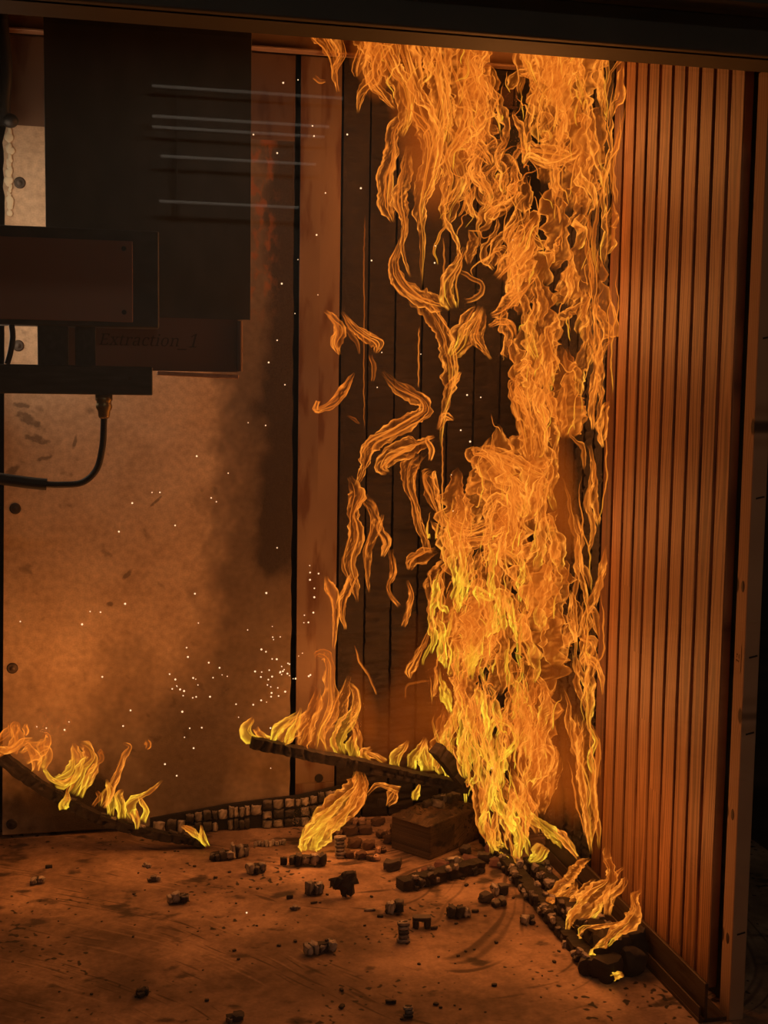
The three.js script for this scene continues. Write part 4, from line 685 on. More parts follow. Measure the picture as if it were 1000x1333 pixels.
TRACED.ground = [
 [0.75, 0.7, [P(-0.604, -0.010, 0.200, 0.0134), P(-0.597, 0.020, 0.200, 0.0268), P(-0.575, 0.056, 0.200, 0.0343), P(-0.538, 0.092, 0.200, 0.0343), P(-0.502, 0.121, 0.200, 0.0304), P(-0.480, 0.154, 0.200, 0.0247), P(-0.475, 0.184, 0.200, 0.0170)]],
 [0.9, 0.6, [P(-0.617, -0.017, 0.200, 0.0038), P(-0.614, 0.017, 0.200, 0.0115), P(-0.597, 0.054, 0.200, 0.0133), P(-0.567, 0.083, 0.200, 0.0133), P(-0.530, 0.103, 0.200, 0.0095)]],
 [0.6, 0.5, [P(-0.563, 0.021, 0.200, 0.0096), P(-0.537, 0.058, 0.200, 0.0153), P(-0.507, 0.092, 0.200, 0.0172), P(-0.478, 0.129, 0.200, 0.0152), P(-0.471, 0.176, 0.200, 0.0095)]],
 [0.95, 0.7, [P(-0.593, 0.004, 0.200, 0.0115), P(-0.586, 0.030, 0.200, 0.0153), P(-0.567, 0.052, 0.200, 0.0115), P(-0.530, 0.073, 0.200, 0.0076)]],
 [0.3, 0.5, [P(-0.502, 0.082, 0.200, 0.0153), P(-0.481, 0.119, 0.200, 0.0210), P(-0.474, 0.157, 0.200, 0.0190), P(-0.478, 0.188, 0.200, 0.0114)]],
];
TRACED.stripa = [
 [0.35, 0.5, [P(-1.326, 0.256, 0.160, 0.0169), P(-1.302, 0.288, 0.160, 0.0206), P(-1.284, 0.316, 0.160, 0.0186), P(-1.291, 0.334, 0.160, 0.0093)]],
 [0.35, 0.5, [P(-1.288, 0.262, 0.160, 0.0150), P(-1.274, 0.288, 0.160, 0.0168), P(-1.281, 0.319, 0.160, 0.0112), P(-1.274, 0.333, 0.160, 0.0056)]],
 [0.5, 0.5, [P(-1.322, 0.272, 0.160, 0.0075), P(-1.295, 0.266, 0.160, 0.0094), P(-1.268, 0.282, 0.160, 0.0093), P(-1.237, 0.292, 0.160, 0.0056)]],
 [0.4, 0.5, [P(-1.261, 0.246, 0.160, 0.0169), P(-1.237, 0.263, 0.160, 0.0206), P(-1.210, 0.276, 0.160, 0.0149), P(-1.206, 0.303, 0.160, 0.0075), P(-1.223, 0.291, 0.160, 0.0037)]],
 [0.3, 0.4, [P(-1.257, 0.300, 0.160, 0.0037), P(-1.254, 0.314, 0.160, 0.0093), P(-1.255, 0.329, 0.160, 0.0037)]],
 [0.5, 0.5, [P(-1.231, 0.215, 0.160, 0.0113), P(-1.234, 0.241, 0.160, 0.0131), P(-1.247, 0.274, 0.160, 0.0093), P(-1.264, 0.289, 0.160, 0.0056)]],
];
TRACED.stripb = [
 [0.85, 0.7, [P(-1.193, 0.191, 0.160, 0.0113), P(-1.169, 0.194, 0.160, 0.0188), P(-1.148, 0.211, 0.160, 0.0207), P(-1.141, 0.236, 0.160, 0.0169), P(-1.146, 0.264, 0.160, 0.0093), P(-1.148, 0.277, 0.160, 0.0037)]],
 [0.8, 0.6, [P(-1.152, 0.156, 0.160, 0.0113), P(-1.135, 0.192, 0.160, 0.0188), P(-1.120, 0.220, 0.160, 0.0206), P(-1.106, 0.244, 0.160, 0.0168), P(-1.117, 0.268, 0.160, 0.0149), P(-1.134, 0.276, 0.160, 0.0075)]],
 [0.9, 0.6, [P(-1.214, 0.222, 0.160, 0.0056), P(-1.197, 0.199, 0.160, 0.0094), P(-1.169, 0.186, 0.160, 0.0075), P(-1.145, 0.200, 0.160, 0.0056)]],
 [0.6, 0.5, [P(-1.224, 0.222, 0.160, 0.0113), P(-1.210, 0.249, 0.160, 0.0168), P(-1.217, 0.276, 0.160, 0.0149), P(-1.203, 0.287, 0.160, 0.0056)]],
 [0.8, 0.6, [P(-1.135, 0.148, 0.160, 0.0076), P(-1.121, 0.184, 0.160, 0.0132), P(-1.103, 0.212, 0.160, 0.0113), P(-1.089, 0.230, 0.160, 0.0037)]],
 [0.4, 0.4, [P(-1.096, 0.227, 0.160, 0.0037), P(-1.084, 0.237, 0.160, 0.0075), P(-1.089, 0.256, 0.160, 0.0075), P(-1.078, 0.248, 0.160, 0.0037)]],
 [1, 0.9, [P(-1.173, 0.121, 0.160, 0.0076), P(-1.173, 0.132, 0.160, 0.0132), P(-1.166, 0.146, 0.160, 0.0094), P(-1.163, 0.164, 0.160, 0.0038)]],
 [0.6, 0.5, [P(-1.166, 0.157, 0.160, 0.0038), P(-1.156, 0.178, 0.160, 0.0075), P(-1.141, 0.203, 0.160, 0.0075)]],
];
TRACED.stripc = [
 [0.6, 0.5, [P(-1.086, 0.119, 0.160, 0.0095), P(-1.076, 0.148, 0.160, 0.0151), P(-1.061, 0.177, 0.160, 0.0132), P(-1.047, 0.209, 0.160, 0.0075), P(-1.033, 0.242, 0.160, 0.0094), P(-1.022, 0.263, 0.160, 0.0056), P(-1.036, 0.271, 0.160, 0.0037)]],
 [0.95, 0.7, [P(-1.062, 0.099, 0.160, 0.0133), P(-1.062, 0.132, 0.160, 0.0170), P(-1.065, 0.162, 0.160, 0.0132), P(-1.072, 0.188, 0.160, 0.0038)]],
 [0.95, 0.7, [P(-1.037, 0.090, 0.160, 0.0114), P(-1.040, 0.120, 0.160, 0.0152), P(-1.047, 0.146, 0.160, 0.0113), P(-1.037, 0.161, 0.160, 0.0038)]],
 [0.9, 0.7, [P(-1.016, 0.085, 0.160, 0.0114), P(-1.026, 0.112, 0.160, 0.0171), P(-1.016, 0.130, 0.160, 0.0132), P(-0.991, 0.143, 0.160, 0.0057), P(-0.969, 0.157, 0.160, 0.0057), P(-0.944, 0.178, 0.160, 0.0028)]],
 [1, 0.8, [P(-0.991, 0.080, 0.160, 0.0114), P(-0.984, 0.105, 0.160, 0.0133), P(-0.994, 0.125, 0.160, 0.0133), P(-1.001, 0.144, 0.160, 0.0057)]],
 [0.8, 0.6, [P(-1.005, 0.062, 0.160, 0.0038), P(-1.005, 0.088, 0.160, 0.0095), P(-1.016, 0.107, 0.160, 0.0114)]],
 [0.4, 0.4, [P(-1.107, 0.124, 0.160, 0.0038), P(-1.090, 0.149, 0.160, 0.0076), P(-1.097, 0.160, 0.160, 0.0038)]],
 [0.3, 0.25, [P(-0.983, 0.256, 0.160, 0.0037), P(-0.973, 0.268, 0.160, 0.0112), P(-0.980, 0.278, 0.160, 0.0056)]],
];
TRACED.stripd = [
 [0.9, 0.7, [P(-0.839, 0.010, 0.160, 0.0077), P(-0.847, 0.029, 0.160, 0.0134), P(-0.850, 0.048, 0.160, 0.0096), P(-0.854, 0.064, 0.160, 0.0038)]],
 [0.8, 0.6, [P(-0.854, 0.026, 0.160, 0.0058), P(-0.876, 0.050, 0.160, 0.0096), P(-0.901, 0.065, 0.160, 0.0038)]],
];
TRACED.log = [
 [0.45, 0.6, [P(-0.140, -0.017, 0.549, 0.0036), P(-0.140, 0.021, 0.615, 0.0105), P(-0.140, 0.080, 0.694, 0.0119), P(-0.140, 0.129, 0.752, 0.0116), P(-0.140, 0.157, 0.784, 0.0098), P(-0.140, 0.186, 0.831, 0.0032)]],
 [0.5, 0.6, [P(-0.160, -0.034, 0.587, 0.0035), P(-0.160, -0.005, 0.614, 0.0070), P(-0.160, 0.027, 0.660, 0.0086), P(-0.160, 0.056, 0.718, 0.0034)]],
 [0.65, 0.6, [P(-0.140, -0.029, 0.619, 0.0035), P(-0.140, 0.010, 0.654, 0.0121), P(-0.140, 0.054, 0.705, 0.0153), P(-0.140, 0.090, 0.751, 0.0100), P(-0.140, 0.110, 0.762, 0.0033)]],
 [0.5, 0.5, [P(-0.130, 0.039, 0.725, 0.0085), P(-0.130, 0.071, 0.748, 0.0150), P(-0.130, 0.104, 0.788, 0.0099), P(-0.130, 0.144, 0.833, 0.0032)]],
 [0.55, 0.65, [P(-0.150, -0.051, 0.758, 0.0051), P(-0.150, -0.018, 0.764, 0.0101), P(-0.150, 0.037, 0.802, 0.0198), P(-0.150, 0.098, 0.855, 0.0257), P(-0.150, 0.150, 0.913, 0.0219), P(-0.150, 0.193, 0.962, 0.0107), P(-0.150, 0.218, 0.964, 0.0076), P(-0.150, 0.230, 0.937, 0.0077), P(-0.150, 0.252, 0.943, 0.0061)]],
 [0.7, 0.6, [P(-0.140, 0.072, 0.856, 0.0064), P(-0.140, 0.112, 0.884, 0.0095), P(-0.140, 0.144, 0.912, 0.0078), P(-0.140, 0.178, 0.940, 0.0031)]],
 [0.5, 0.6, [P(-0.130, 0.100, 0.907, 0.0063), P(-0.130, 0.129, 0.905, 0.0110), P(-0.130, 0.165, 0.946, 0.0093), P(-0.130, 0.193, 0.973, 0.0061), P(-0.130, 0.205, 0.979, 0.0015)]],
 [0.6, 0.65, [P(-0.150, 0.008, 0.829, 0.0066), P(-0.150, 0.046, 0.851, 0.0146), P(-0.150, 0.082, 0.911, 0.0126), P(-0.150, 0.119, 0.983, 0.0092), P(-0.150, 0.148, 1.044, 0.0045)]],
 [0.55, 0.65, [P(-0.140, 0.026, 0.899, 0.0048), P(-0.140, 0.063, 0.934, 0.0094), P(-0.140, 0.103, 0.982, 0.0139), P(-0.140, 0.146, 1.035, 0.0165), P(-0.140, 0.177, 1.053, 0.0089), P(-0.140, 0.194, 1.044, 0.0074), P(-0.140, 0.221, 1.076, 0.0022)]],
 [0.85, 0.7, [P(-0.160, -0.001, 0.904, 0.0048), P(-0.160, 0.026, 0.909, 0.0095), P(-0.160, 0.058, 0.945, 0.0094), P(-0.160, 0.097, 0.986, 0.0046)]],
 [0.9, 0.7, [P(-0.170, 0.085, 1.004, 0.0031), P(-0.170, 0.129, 1.050, 0.0045), P(-0.170, 0.169, 1.101, 0.0044)]],
 [1, 0.9, [P(-0.150, 0.010, 0.917, 0.0064), P(-0.150, 0.023, 0.931, 0.0079), P(-0.150, 0.036, 0.945, 0.0031)]],
 [1, 0.9, [P(-0.150, 0.005, 0.970, 0.0047), P(-0.150, 0.021, 0.991, 0.0093), P(-0.150, 0.043, 1.032, 0.0046)]],
 [1, 0.9, [P(-0.160, -0.018, 0.649, 0.0052), P(-0.160, -0.006, 0.658, 0.0069), P(-0.160, 0.001, 0.653, 0.0035)]],
 [0.2, 0.4, [P(-0.130, 0.188, 0.930, 0.0046), P(-0.130, 0.205, 0.950, 0.0031), P(-0.130, 0.222, 0.971, 0.0015)]],
];
TRACED.fore = [
 [0.6, 0.55, [P(-0.155, -0.020, 0.355, 0.0057), P(-0.177, 0.022, 0.314, 0.0114), P(-0.195, 0.076, 0.281, 0.0153), P(-0.201, 0.138, 0.270, 0.0152), P(-0.217, 0.185, 0.241, 0.0114)]],
 [0.95, 0.7, [P(-0.139, 0.012, 0.385, 0.0113), P(-0.131, 0.055, 0.401, 0.0149), P(-0.145, 0.101, 0.374, 0.0149), P(-0.172, 0.135, 0.325, 0.0150), P(-0.190, 0.182, 0.292, 0.0132), P(-0.205, 0.219, 0.264, 0.0095)]],
 [1, 0.7, [P(-0.123, 0.023, 0.435, 0.0074), P(-0.112, 0.041, 0.455, 0.0184), P(-0.106, 0.063, 0.467, 0.0201), P(-0.099, 0.074, 0.479, 0.0073)]],
 [0.9, 0.6, [P(-0.065, 0.091, 0.503, 0.0109), P(-0.084, 0.105, 0.466, 0.0146), P(-0.109, 0.123, 0.420, 0.0129), P(-0.130, 0.144, 0.382, 0.0148), P(-0.164, 0.167, 0.320, 0.0113)]],
 [0.6, 0.6, [P(-0.045, 0.065, 0.540, 0.0036), P(-0.058, 0.088, 0.515, 0.0090), P(-0.071, 0.105, 0.491, 0.0127), P(-0.087, 0.110, 0.462, 0.0109)]],
 [0.7, 0.6, [P(-0.143, 0.059, 0.348, 0.0057), P(-0.151, 0.088, 0.334, 0.0151), P(-0.140, 0.132, 0.354, 0.0168), P(-0.131, 0.173, 0.370, 0.0148), P(-0.150, 0.210, 0.334, 0.0093)]],
 [0.9, 0.7, [P(-0.151, -0.017, 0.354, 0.0057), P(-0.156, 0.002, 0.344, 0.0095), P(-0.163, 0.020, 0.330, 0.0057)]],
 [0.5, 0.5, [P(-0.100, 0.086, 0.418, 0.0056), P(-0.112, 0.125, 0.395, 0.0222), P(-0.129, 0.162, 0.364, 0.0260), P(-0.148, 0.189, 0.329, 0.0187)]],
 [0.9, 0.8, [P(-0.174, 0.196, 0.291, 0.0151), P(-0.163, 0.231, 0.312, 0.0224), P(-0.165, 0.258, 0.307, 0.0168), P(-0.171, 0.293, 0.297, 0.0093)]],
 [0.95, 0.7, [P(-0.165, 0.226, 0.308, 0.0056), P(-0.146, 0.267, 0.342, 0.0092), P(-0.138, 0.299, 0.358, 0.0073), P(-0.147, 0.322, 0.340, 0.0055), P(-0.166, 0.327, 0.305, 0.0074), P(-0.176, 0.347, 0.286, 0.0037)]],
 [0.7, 0.6, [P(-0.212, 0.217, 0.221, 0.0115), P(-0.217, 0.252, 0.211, 0.0172), P(-0.200, 0.298, 0.242, 0.0189), P(-0.206, 0.343, 0.232, 0.0151), P(-0.184, 0.390, 0.272, 0.0093)]],
 [0.8, 0.6, [P(-0.237, 0.175, 0.175, 0.0117), P(-0.250, 0.217, 0.150, 0.0175), P(-0.238, 0.281, 0.172, 0.0173), P(-0.226, 0.344, 0.194, 0.0133), P(-0.232, 0.390, 0.184, 0.0076)]],
 [0.5, 0.6, [P(-0.113, 0.180, 0.394, 0.0074), P(-0.102, 0.240, 0.413, 0.0255), P(-0.097, 0.288, 0.424, 0.0290), P(-0.104, 0.330, 0.410, 0.0145), P(-0.102, 0.367, 0.413, 0.0054)]],
 [0.5, 0.6, [P(-0.086, 0.180, 0.454, 0.0054), P(-0.084, 0.234, 0.456, 0.0108), P(-0.081, 0.281, 0.463, 0.0090), P(-0.097, 0.297, 0.434, 0.0072), P(-0.116, 0.258, 0.398, 0.0055)]],
 [1, 0.8, [P(-0.208, 0.414, 0.208, 0.0076), P(-0.208, 0.436, 0.207, 0.0132), P(-0.206, 0.471, 0.211, 0.0132), P(-0.217, 0.483, 0.192, 0.0076), P(-0.227, 0.487, 0.173, 0.0038)]],
 [1, 0.7, [P(-0.137, 0.532, 0.339, 0.0036), P(-0.142, 0.567, 0.329, 0.0091), P(-0.148, 0.611, 0.319, 0.0109), P(-0.153, 0.637, 0.310, 0.0073)]],
 [0.95, 0.7, [P(-0.191, 0.599, 0.240, 0.0093), P(-0.199, 0.624, 0.225, 0.0149), P(-0.176, 0.616, 0.266, 0.0110), P(-0.165, 0.634, 0.288, 0.0091), P(-0.148, 0.629, 0.319, 0.0054)]],
 [0.7, 0.5, [P(-0.164, 0.564, 0.290, 0.0037), P(-0.176, 0.594, 0.267, 0.0074), P(-0.167, 0.615, 0.284, 0.0073), P(-0.159, 0.589, 0.298, 0.0037), P(-0.169, 0.574, 0.281, 0.0037)]],
 [0.6, 0.6, [P(-0.024, 0.084, 0.558, 0.0036), P(-0.032, 0.171, 0.544, 0.0089), P(-0.042, 0.271, 0.525, 0.0106), P(-0.045, 0.339, 0.519, 0.0106), P(-0.050, 0.390, 0.509, 0.0053)]],
 [0.6, 0.5, [P(-0.016, 0.103, 0.583, 0.0027), P(-0.019, 0.164, 0.577, 0.0071), P(-0.026, 0.212, 0.564, 0.0070), P(-0.025, 0.274, 0.567, 0.0070), P(-0.020, 0.328, 0.575, 0.0052), P(-0.029, 0.367, 0.558, 0.0052)]],
 [0.55, 0.45, [P(-0.029, 0.099, 0.560, 0.0036), P(-0.030, 0.176, 0.557, 0.0159), P(-0.036, 0.260, 0.547, 0.0194), P(-0.039, 0.328, 0.540, 0.0158), P(-0.037, 0.398, 0.544, 0.0087)]],
 [0.8, 0.6, [P(-0.018, 0.259, 0.549, 0.0053), P(-0.025, 0.300, 0.536, 0.0070), P(-0.018, 0.338, 0.550, 0.0052), P(-0.029, 0.368, 0.529, 0.0053), P(-0.028, 0.446, 0.531, 0.0070), P(-0.046, 0.492, 0.498, 0.0105), P(-0.051, 0.525, 0.489, 0.0035)]],
 [0.5, 0.6, [P(-0.011, 0.445, 0.563, 0.0017), P(-0.014, 0.486, 0.556, 0.0069), P(-0.025, 0.513, 0.536, 0.0104), P(-0.040, 0.511, 0.509, 0.0104)]],
 [0.4, 0.6, [P(-0.045, 0.503, 0.509, 0.0070), P(-0.032, 0.537, 0.533, 0.0104), P(-0.028, 0.559, 0.540, 0.0103), P(-0.041, 0.561, 0.517, 0.0087), P(-0.045, 0.570, 0.509, 0.0069)]],
 [0.35, 0.55, [P(-0.020, 0.568, 0.555, 0.0017), P(-0.024, 0.601, 0.548, 0.0086), P(-0.030, 0.633, 0.537, 0.0086), P(-0.042, 0.609, 0.515, 0.0052)]],
];
TRACED.edge = [
 [0.4, 0.55, [P(-0.030, 1.023, 0.507, 0.0034), P(-0.030, 1.073, 0.498, 0.0086), P(-0.030, 1.123, 0.503, 0.0103), P(-0.030, 1.160, 0.509, 0.0051)]],
 [0.5, 0.5, [P(-0.030, 0.751, 0.502, 0.0034), P(-0.030, 0.805, 0.524, 0.0068), P(-0.030, 0.870, 0.492, 0.0086), P(-0.030, 0.939, 0.513, 0.0068), P(-0.030, 0.989, 0.491, 0.0052)]],
 [0.5, 0.6, [P(-0.020, 0.491, 0.418, 0.0036), P(-0.020, 0.562, 0.417, 0.0054), P(-0.020, 0.631, 0.402, 0.0054), P(-0.020, 0.704, 0.415, 0.0071), P(-0.020, 0.773, 0.400, 0.0053)]],
 [0.5, 0.5, [P(-0.030, 0.631, 0.502, 0.0035), P(-0.030, 0.679, 0.480, 0.0070), P(-0.030, 0.717, 0.440, 0.0106), P(-0.030, 0.780, 0.453, 0.0087), P(-0.030, 0.828, 0.412, 0.0053)]],
];
TRACED.fold = [
 [0.45, 0.65, [P(-0.111, 0.861, 0.388, 0.0141), P(-0.138, 0.883, 0.337, 0.0250), P(-0.169, 0.915, 0.280, 0.0290), P(-0.196, 0.949, 0.230, 0.0257), P(-0.213, 0.956, 0.198, 0.0148), P(-0.209, 0.971, 0.207, 0.0055)]],
 [0.45, 0.5, [P(-0.098, 0.915, 0.410, 0.0053), P(-0.123, 0.926, 0.365, 0.0142), P(-0.153, 0.948, 0.309, 0.0162), P(-0.182, 0.963, 0.256, 0.0146), P(-0.208, 0.964, 0.207, 0.0074)]],
 [0.45, 0.6, [P(-0.099, 0.793, 0.410, 0.0105), P(-0.105, 0.844, 0.398, 0.0158), P(-0.102, 0.894, 0.403, 0.0140), P(-0.094, 0.930, 0.418, 0.0087), P(-0.106, 0.966, 0.397, 0.0053)]],
 [0.4, 0.55, [P(-0.123, 0.947, 0.364, 0.0106), P(-0.126, 0.991, 0.359, 0.0213), P(-0.134, 1.034, 0.345, 0.0213), P(-0.142, 1.087, 0.331, 0.0214), P(-0.149, 1.122, 0.317, 0.0143), P(-0.142, 1.131, 0.329, 0.0054)]],
 [0.45, 0.5, [P(-0.099, 0.967, 0.409, 0.0035), P(-0.101, 1.002, 0.406, 0.0053), P(-0.109, 1.044, 0.390, 0.0070), P(-0.117, 1.079, 0.377, 0.0088), P(-0.113, 1.114, 0.384, 0.0053)]],
 [0.4, 0.5, [P(-0.179, 0.795, 0.261, 0.0110), P(-0.216, 0.770, 0.194, 0.0168), P(-0.244, 0.783, 0.142, 0.0132), P(-0.258, 0.800, 0.115, 0.0057)]],
 [0.4, 0.5, [P(-0.153, 0.782, 0.310, 0.0090), P(-0.191, 0.756, 0.240, 0.0184), P(-0.228, 0.739, 0.171, 0.0188), P(-0.256, 0.720, 0.119, 0.0095)]],
 [0.6, 0.5, [P(-0.119, 0.664, 0.373, 0.0071), P(-0.133, 0.705, 0.346, 0.0143), P(-0.166, 0.734, 0.285, 0.0182), P(-0.190, 0.710, 0.241, 0.0129), P(-0.202, 0.670, 0.219, 0.0074)]],
 [0.5, 0.5, [P(-0.179, 0.777, 0.262, 0.0073), P(-0.186, 0.822, 0.249, 0.0128), P(-0.168, 0.856, 0.281, 0.0127), P(-0.151, 0.833, 0.313, 0.0072), P(-0.156, 0.809, 0.305, 0.0054)]],
];
TRACED.upper = [
 [0.5, 0.6, [P(-0.078, 1.612, 0.459, 0.0070), P(-0.104, 1.628, 0.410, 0.0178), P(-0.132, 1.644, 0.359, 0.0180), P(-0.148, 1.657, 0.328, 0.0109), P(-0.144, 1.672, 0.336, 0.0054)]],
 [0.5, 0.5, [P(-0.145, 1.614, 0.333, 0.0072), P(-0.137, 1.628, 0.349, 0.0090), P(-0.113, 1.610, 0.394, 0.0107), P(-0.088, 1.610, 0.439, 0.0088), P(-0.068, 1.626, 0.477, 0.0070), P(-0.073, 1.644, 0.467, 0.0035)]],
 [0.45, 0.6, [P(-0.166, 1.624, 0.295, 0.0037), P(-0.157, 1.642, 0.312, 0.0073), P(-0.148, 1.660, 0.328, 0.0073)]],
 [0.65, 0.5, [P(-0.116, 1.174, 0.378, 0.0071), P(-0.126, 1.209, 0.360, 0.0124), P(-0.129, 1.261, 0.355, 0.0107), P(-0.118, 1.294, 0.374, 0.0088), P(-0.124, 1.321, 0.363, 0.0053)]],
 [0.3, 0.5, [P(-0.176, 1.361, 0.267, 0.0182), P(-0.160, 1.394, 0.296, 0.0253), P(-0.143, 1.426, 0.329, 0.0252), P(-0.132, 1.467, 0.348, 0.0161), P(-0.122, 1.499, 0.368, 0.0071)]],
 [0.3, 0.45, [P(-0.187, 1.279, 0.247, 0.0055), P(-0.168, 1.295, 0.282, 0.0145), P(-0.150, 1.323, 0.315, 0.0216), P(-0.130, 1.356, 0.352, 0.0178), P(-0.115, 1.388, 0.379, 0.0071)]],
 [0.3, 0.4, [P(-0.191, 1.256, 0.239, 0.0037), P(-0.174, 1.264, 0.270, 0.0091), P(-0.158, 1.259, 0.300, 0.0090), P(-0.148, 1.227, 0.318, 0.0072)]],
 [0.6, 0.5, [P(-0.062, 1.731, 0.477, 0.0053), P(-0.067, 1.773, 0.468, 0.0106), P(-0.074, 1.808, 0.456, 0.0142), P(-0.066, 1.837, 0.470, 0.0142), P(-0.073, 1.860, 0.458, 0.0143)]],
 [0.6, 0.4, [P(-0.033, 1.753, 0.532, 0.0035), P(-0.032, 1.784, 0.534, 0.0052), P(-0.036, 1.809, 0.526, 0.0070), P(-0.044, 1.796, 0.512, 0.0053), P(-0.047, 1.782, 0.505, 0.0053)]],
 [0.55, 0.5, [P(-0.126, 1.786, 0.359, 0.0073), P(-0.138, 1.832, 0.337, 0.0184), P(-0.145, 1.868, 0.324, 0.0222), P(-0.139, 1.891, 0.335, 0.0222)]],
];
const flame = (label, pos) => thing('flame', label, 'flame', pos);
function traced(t, key, o = {}, thin = 1) {                             // each traced tongue with a few finer folds running inside it
  const r = rng(key.length * 331 + 7);
  for (const [h, b, pts] of TRACED[key]) {
    tongue(t, pts, h, b * thin, o);
    const wm = Math.max(...pts.map((p) => p[3]));
    if (o.soft || wm < 0.008) continue;
    for (let k = 0; k < (key === 'left' || key === 'fold' || key === 'upper' ? (wm > 0.016 ? 3 : 2) : 1); k++) {
      let a = (r() - 0.5) * 1.3; const c = (r() - 0.5) * 1.2, lo = r() * 0.3, hi = 0.7 + 0.3 * r();
      const sub = pts.map((p, i) => { const u = i / (pts.length - 1); const f = (a + c * u + 0.5 * (r() - 0.5)) * p[3] * 1.1; return [p[0] + f * 0.95, p[1] + (r() - 0.5) * 0.3 * p[3], p[2] + f * 0.25 + 0.5 * (r() - 0.3) * p[3], Math.max(0.0007, p[3] * (k ? 0.16 : 0.34) * Math.sin(Math.PI * (0.08 + 0.84 * sat((u - lo * 0.5) / (hi - lo * 0.5)))))]; });
      tongue(t, sub, Math.min(1, h + 0.12), k ? 0.8 : b * 0.7, o);
    }
  }
}
// a stream that walks upwards and wanders: s along the surface, y up
function stream(r, at, s0, y0, len, wmax, sig, hook, lean = 0) {
  const step = 0.016, n = Math.max(4, Math.round(len / step)), pts = []; let s = s0, y = y0, th = (r() - 0.5) * 0.6, d = (r() - 0.5) * 0.05, dd = 0;
  for (let i = 0; i <= n; i++) {
    const u = i / n, w = Math.max(0.0006, wmax * Math.pow(Math.sin(Math.PI * Math.pow(0.04 + 0.96 * u, 0.75)), 0.8) * (0.65 + 0.7 * r()));
    pts.push([...at(s, y, d), u > 0.99 ? 0.0006 : w]);
    th += (r() + r() + r() - 1.5) * sig * 1.6 - 0.3 * th; if (hook && u > 0.75) th += hook;
    s += Math.sin(th + lean) * step; y += Math.cos(th + lean) * step; dd += (r() - 0.5) * 0.008; d += dd; dd *= 0.7;
  }
  return pts;
}
const onL = (z) => (s, y, d) => [s, y, Math.max(0.02, z + d)];
const onR = (x) => (s, y, d) => [Math.min(-0.02, -x + d), y, s];
const onD = (o) => (s, y, d) => { const q = [-0.25 + 0.2 * s, 0.10 + 0.37 * s]; return [q[0] - 0.88 * (o + d), y, q[1] + 0.475 * (o + d)]; };
function streams(t, seed, count, at, sRange, yRange, lenR, wR, heatR, bodyR, sig, o) {
  const r = rng(seed), pick = (q) => q[0] + (q[1] - q[0]) * r();
  for (let i = 0; i < count; i++) {
    const y = pick(yRange), [a, b] = sRange(y), s = a + (b - a) * r();
    tongue(t, stream(r, at(pick(o.depth)), s, y, pick(lenR), pick(wR), sig, r() < 0.4 ? (r() - 0.5) * 1.4 : 0, o.lean ?? 0), pick(heatR), pick(bodyR), o);
  }
}
{ // flames licking the upper and lower back wing
  const t = flame('thin flames licking over the charred upright slats of the back wing', [-0.33, 0.6, 0.05]);
  traced(t, 'left', {}, 0.62); traced(t, 'thin', { wobble: 0.12, soft: 1, rim: 0.014, fadeIn: 0.3, fadeOut: 0.35 });
  const o = { depth: [0.04, 0.12] };
  streams(t, 501, 34, onL, (y) => [-0.40 + 0.15 * sstep(1.9, 1.4, y), -0.09], [1.38, 1.88], [0.08, 0.22], [0.006, 0.016], [0.35, 0.6], [0.3, 0.5], 0.5, o);
  streams(t, 502, 34, onL, (y) => [-0.42 + 0.15 * sstep(1.9, 1.4, y), -0.08], [1.38, 1.90], [0.06, 0.16], [0.0015, 0.0035], [0.5, 0.8], [0.8, 0.9], 0.7, o);
  streams(t, 503, 10, onL, () => [-0.19, -0.11], [1.5, 1.85], [0.15, 0.25], [0.02, 0.035], [0.35, 0.5], [0.45, 0.6], 0.4, { depth: [0.02, 0.05] });
}
{ // tall fire on the inner end of the slatted wing
  const t = flame('tall dense fire climbing the burning inner end of the slatted wing', [-0.1, 1.0, 0.3]);
  traced(t, 'upper'); traced(t, 'edge');
  const full = (y) => [0.10 + 0.12 * sstep(1.62, 1.5, y) * sstep(1.25, 1.4, y) + 0.05 * Math.sin(y * 9), 0.575];
  streams(t, 511, 26, onR, full, [0.95, 1.9], [0.18, 0.32], [0.028, 0.05], [0.30, 0.5], [0.5, 0.75], 0.35, { depth: [0.03, 0.06] });
  streams(t, 512, 70, onR, full, [0.95, 1.95], [0.08, 0.2], [0.008, 0.02], [0.35, 0.62], [0.35, 0.6], 0.6, { depth: [0.04, 0.14] });
  streams(t, 513, 70, onR, full, [0.95, 1.95], [0.05, 0.15], [0.0014, 0.0032], [0.5, 0.85], [0.8, 0.95], 0.85, { depth: [0.05, 0.15] });
  streams(t, 514, 30, onR, () => [0.50, 0.585], [0.25, 1.95], [0.12, 0.3], [0.004, 0.011], [0.4, 0.65], [0.35, 0.6], 0.35, { depth: [0.025, 0.06] });
  streams(t, 515, 22, onR, () => [0.50, 0.59], [0.12, 1.95], [0.12, 0.3], [0.0014, 0.003], [0.5, 0.8], [0.8, 0.9], 0.35, { depth: [0.025, 0.06] });
}
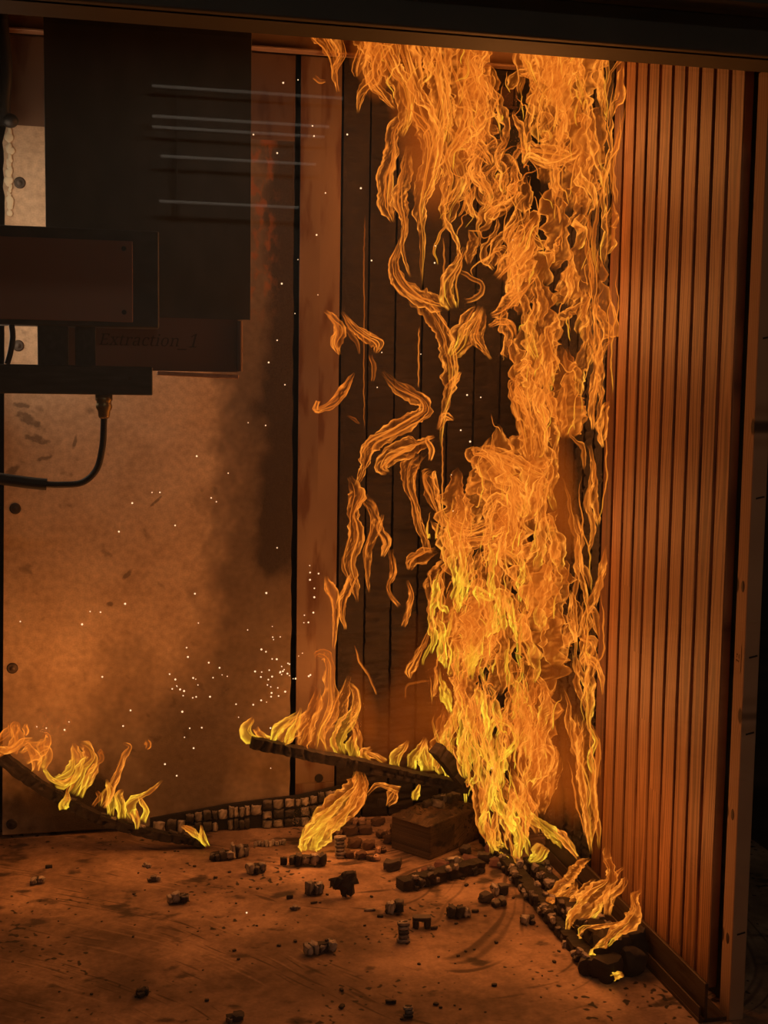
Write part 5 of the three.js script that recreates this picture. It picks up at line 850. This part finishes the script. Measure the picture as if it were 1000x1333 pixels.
{ // broad foot of the fire
  const t = flame('broad yellow hearted foot of the fire in the corner behind the sand block', [-0.14, 0.5, 0.3]);
  traced(t, 'fold');
  const full = (y) => [mix(0.02, 0.0, sstep(0.9, 0.7, y)) + (y > 0.78 ? 0.25 : 0), y > 0.78 ? 0.85 : 0.95];
  const low = (y) => [y < 0.3 ? 0.12 : 0.0, y < 0.3 ? 0.5 : 0.72];
  streams(t, 521, 36, onD, full, [0.22, 0.88], [0.14, 0.26], [0.028, 0.05], [0.32, 0.6], [0.5, 0.75], 0.35, { depth: [-0.03, 0.01] });
  streams(t, 522, 76, onD, full, [0.2, 0.85], [0.08, 0.2], [0.008, 0.02], [0.42, 0.75], [0.35, 0.6], 0.55, { depth: [-0.02, 0.07] });
  streams(t, 523, 84, onD, full, [0.2, 0.88], [0.05, 0.15], [0.0014, 0.0034], [0.55, 0.95], [0.85, 0.95], 0.8, { depth: [-0.01, 0.08] });
  streams(t, 524, 56, onD, low, [0.1, 0.62], [0.07, 0.18], [0.004, 0.013], [0.85, 1.15], [0.5, 0.75], 0.6, { depth: [0.0, 0.08] });
}
{
  const t = flame('bright streaming flames spilling from the fire down towards the burning bundle', [-0.14, 0.1, 0.35]);
  traced(t, 'fore');
  streams(t, 531, 26, onD, (y) => [0.62 - y, 0.88 - y * 0.9], [0.015, 0.24], [0.08, 0.18], [0.005, 0.013], [0.6, 1], [0.4, 0.6], 0.5, { depth: [0.03, 0.10], lean: -0.55 });
  streams(t, 532, 26, onD, (y) => [0.62 - y, 0.88 - y * 0.9], [0.015, 0.26], [0.06, 0.15], [0.0016, 0.0036], [0.7, 1.1], [0.85, 0.95], 0.6, { depth: [0.03, 0.11], lean: -0.55 });
  streams(t, 533, 12, onD, () => [0.55, 0.9], [0.05, 0.3], [0.12, 0.24], [0.012, 0.022], [0.3, 0.55], [0.3, 0.5], 0.4, { depth: [-0.01, 0.03], lean: -0.1 });
}
traced(flame('yellow flames standing along the long leaning charred slat', [-0.5, 0.25, 0.2]), 'beam');
traced(flame('small orange flame rising from the black block on the floor', [-0.6, 0.03, 0.2]), 'ground');
traced(flame('orange flame at the upper end of the fallen strip', [-1.29, 0.25, 0.16]), 'stripa');
traced(flame('yellow flame in the middle of the fallen strip, with a bright drip', [-1.18, 0.17, 0.16]), 'stripb');
traced(flame('yellow flame near the lower end of the fallen strip, with a thin tall tip', [-1.05, 0.08, 0.16]), 'stripc');
traced(flame('tiny yellow flame at the foot of the fallen strip', [-0.85, 0.01, 0.16]), 'stripd');
traced(flame('wind bent flames on the near end of the burning slats beside the slatted wing', [-0.14, 0.05, 0.8]), 'log');

// ------------------------------------------------------------------ sparks in the air
{
  const g = new THREE.IcosahedronGeometry(0.0017, 1), r = rng(99);
  for (const [x, y, z] of SPARKS) {
    const m = new THREE.Mesh(g, M.spark); m.name = numbered('flame_spark'); m.position.set(x, y, z); m.scale.setScalar(0.6 + 0.8 * r());
    m.userData = { label: 'tiny glowing spark drifting in the air', category: 'spark', group: 'sparks in the air' }; scene.add(m);
  }
}

renderer.render(scene, camera);
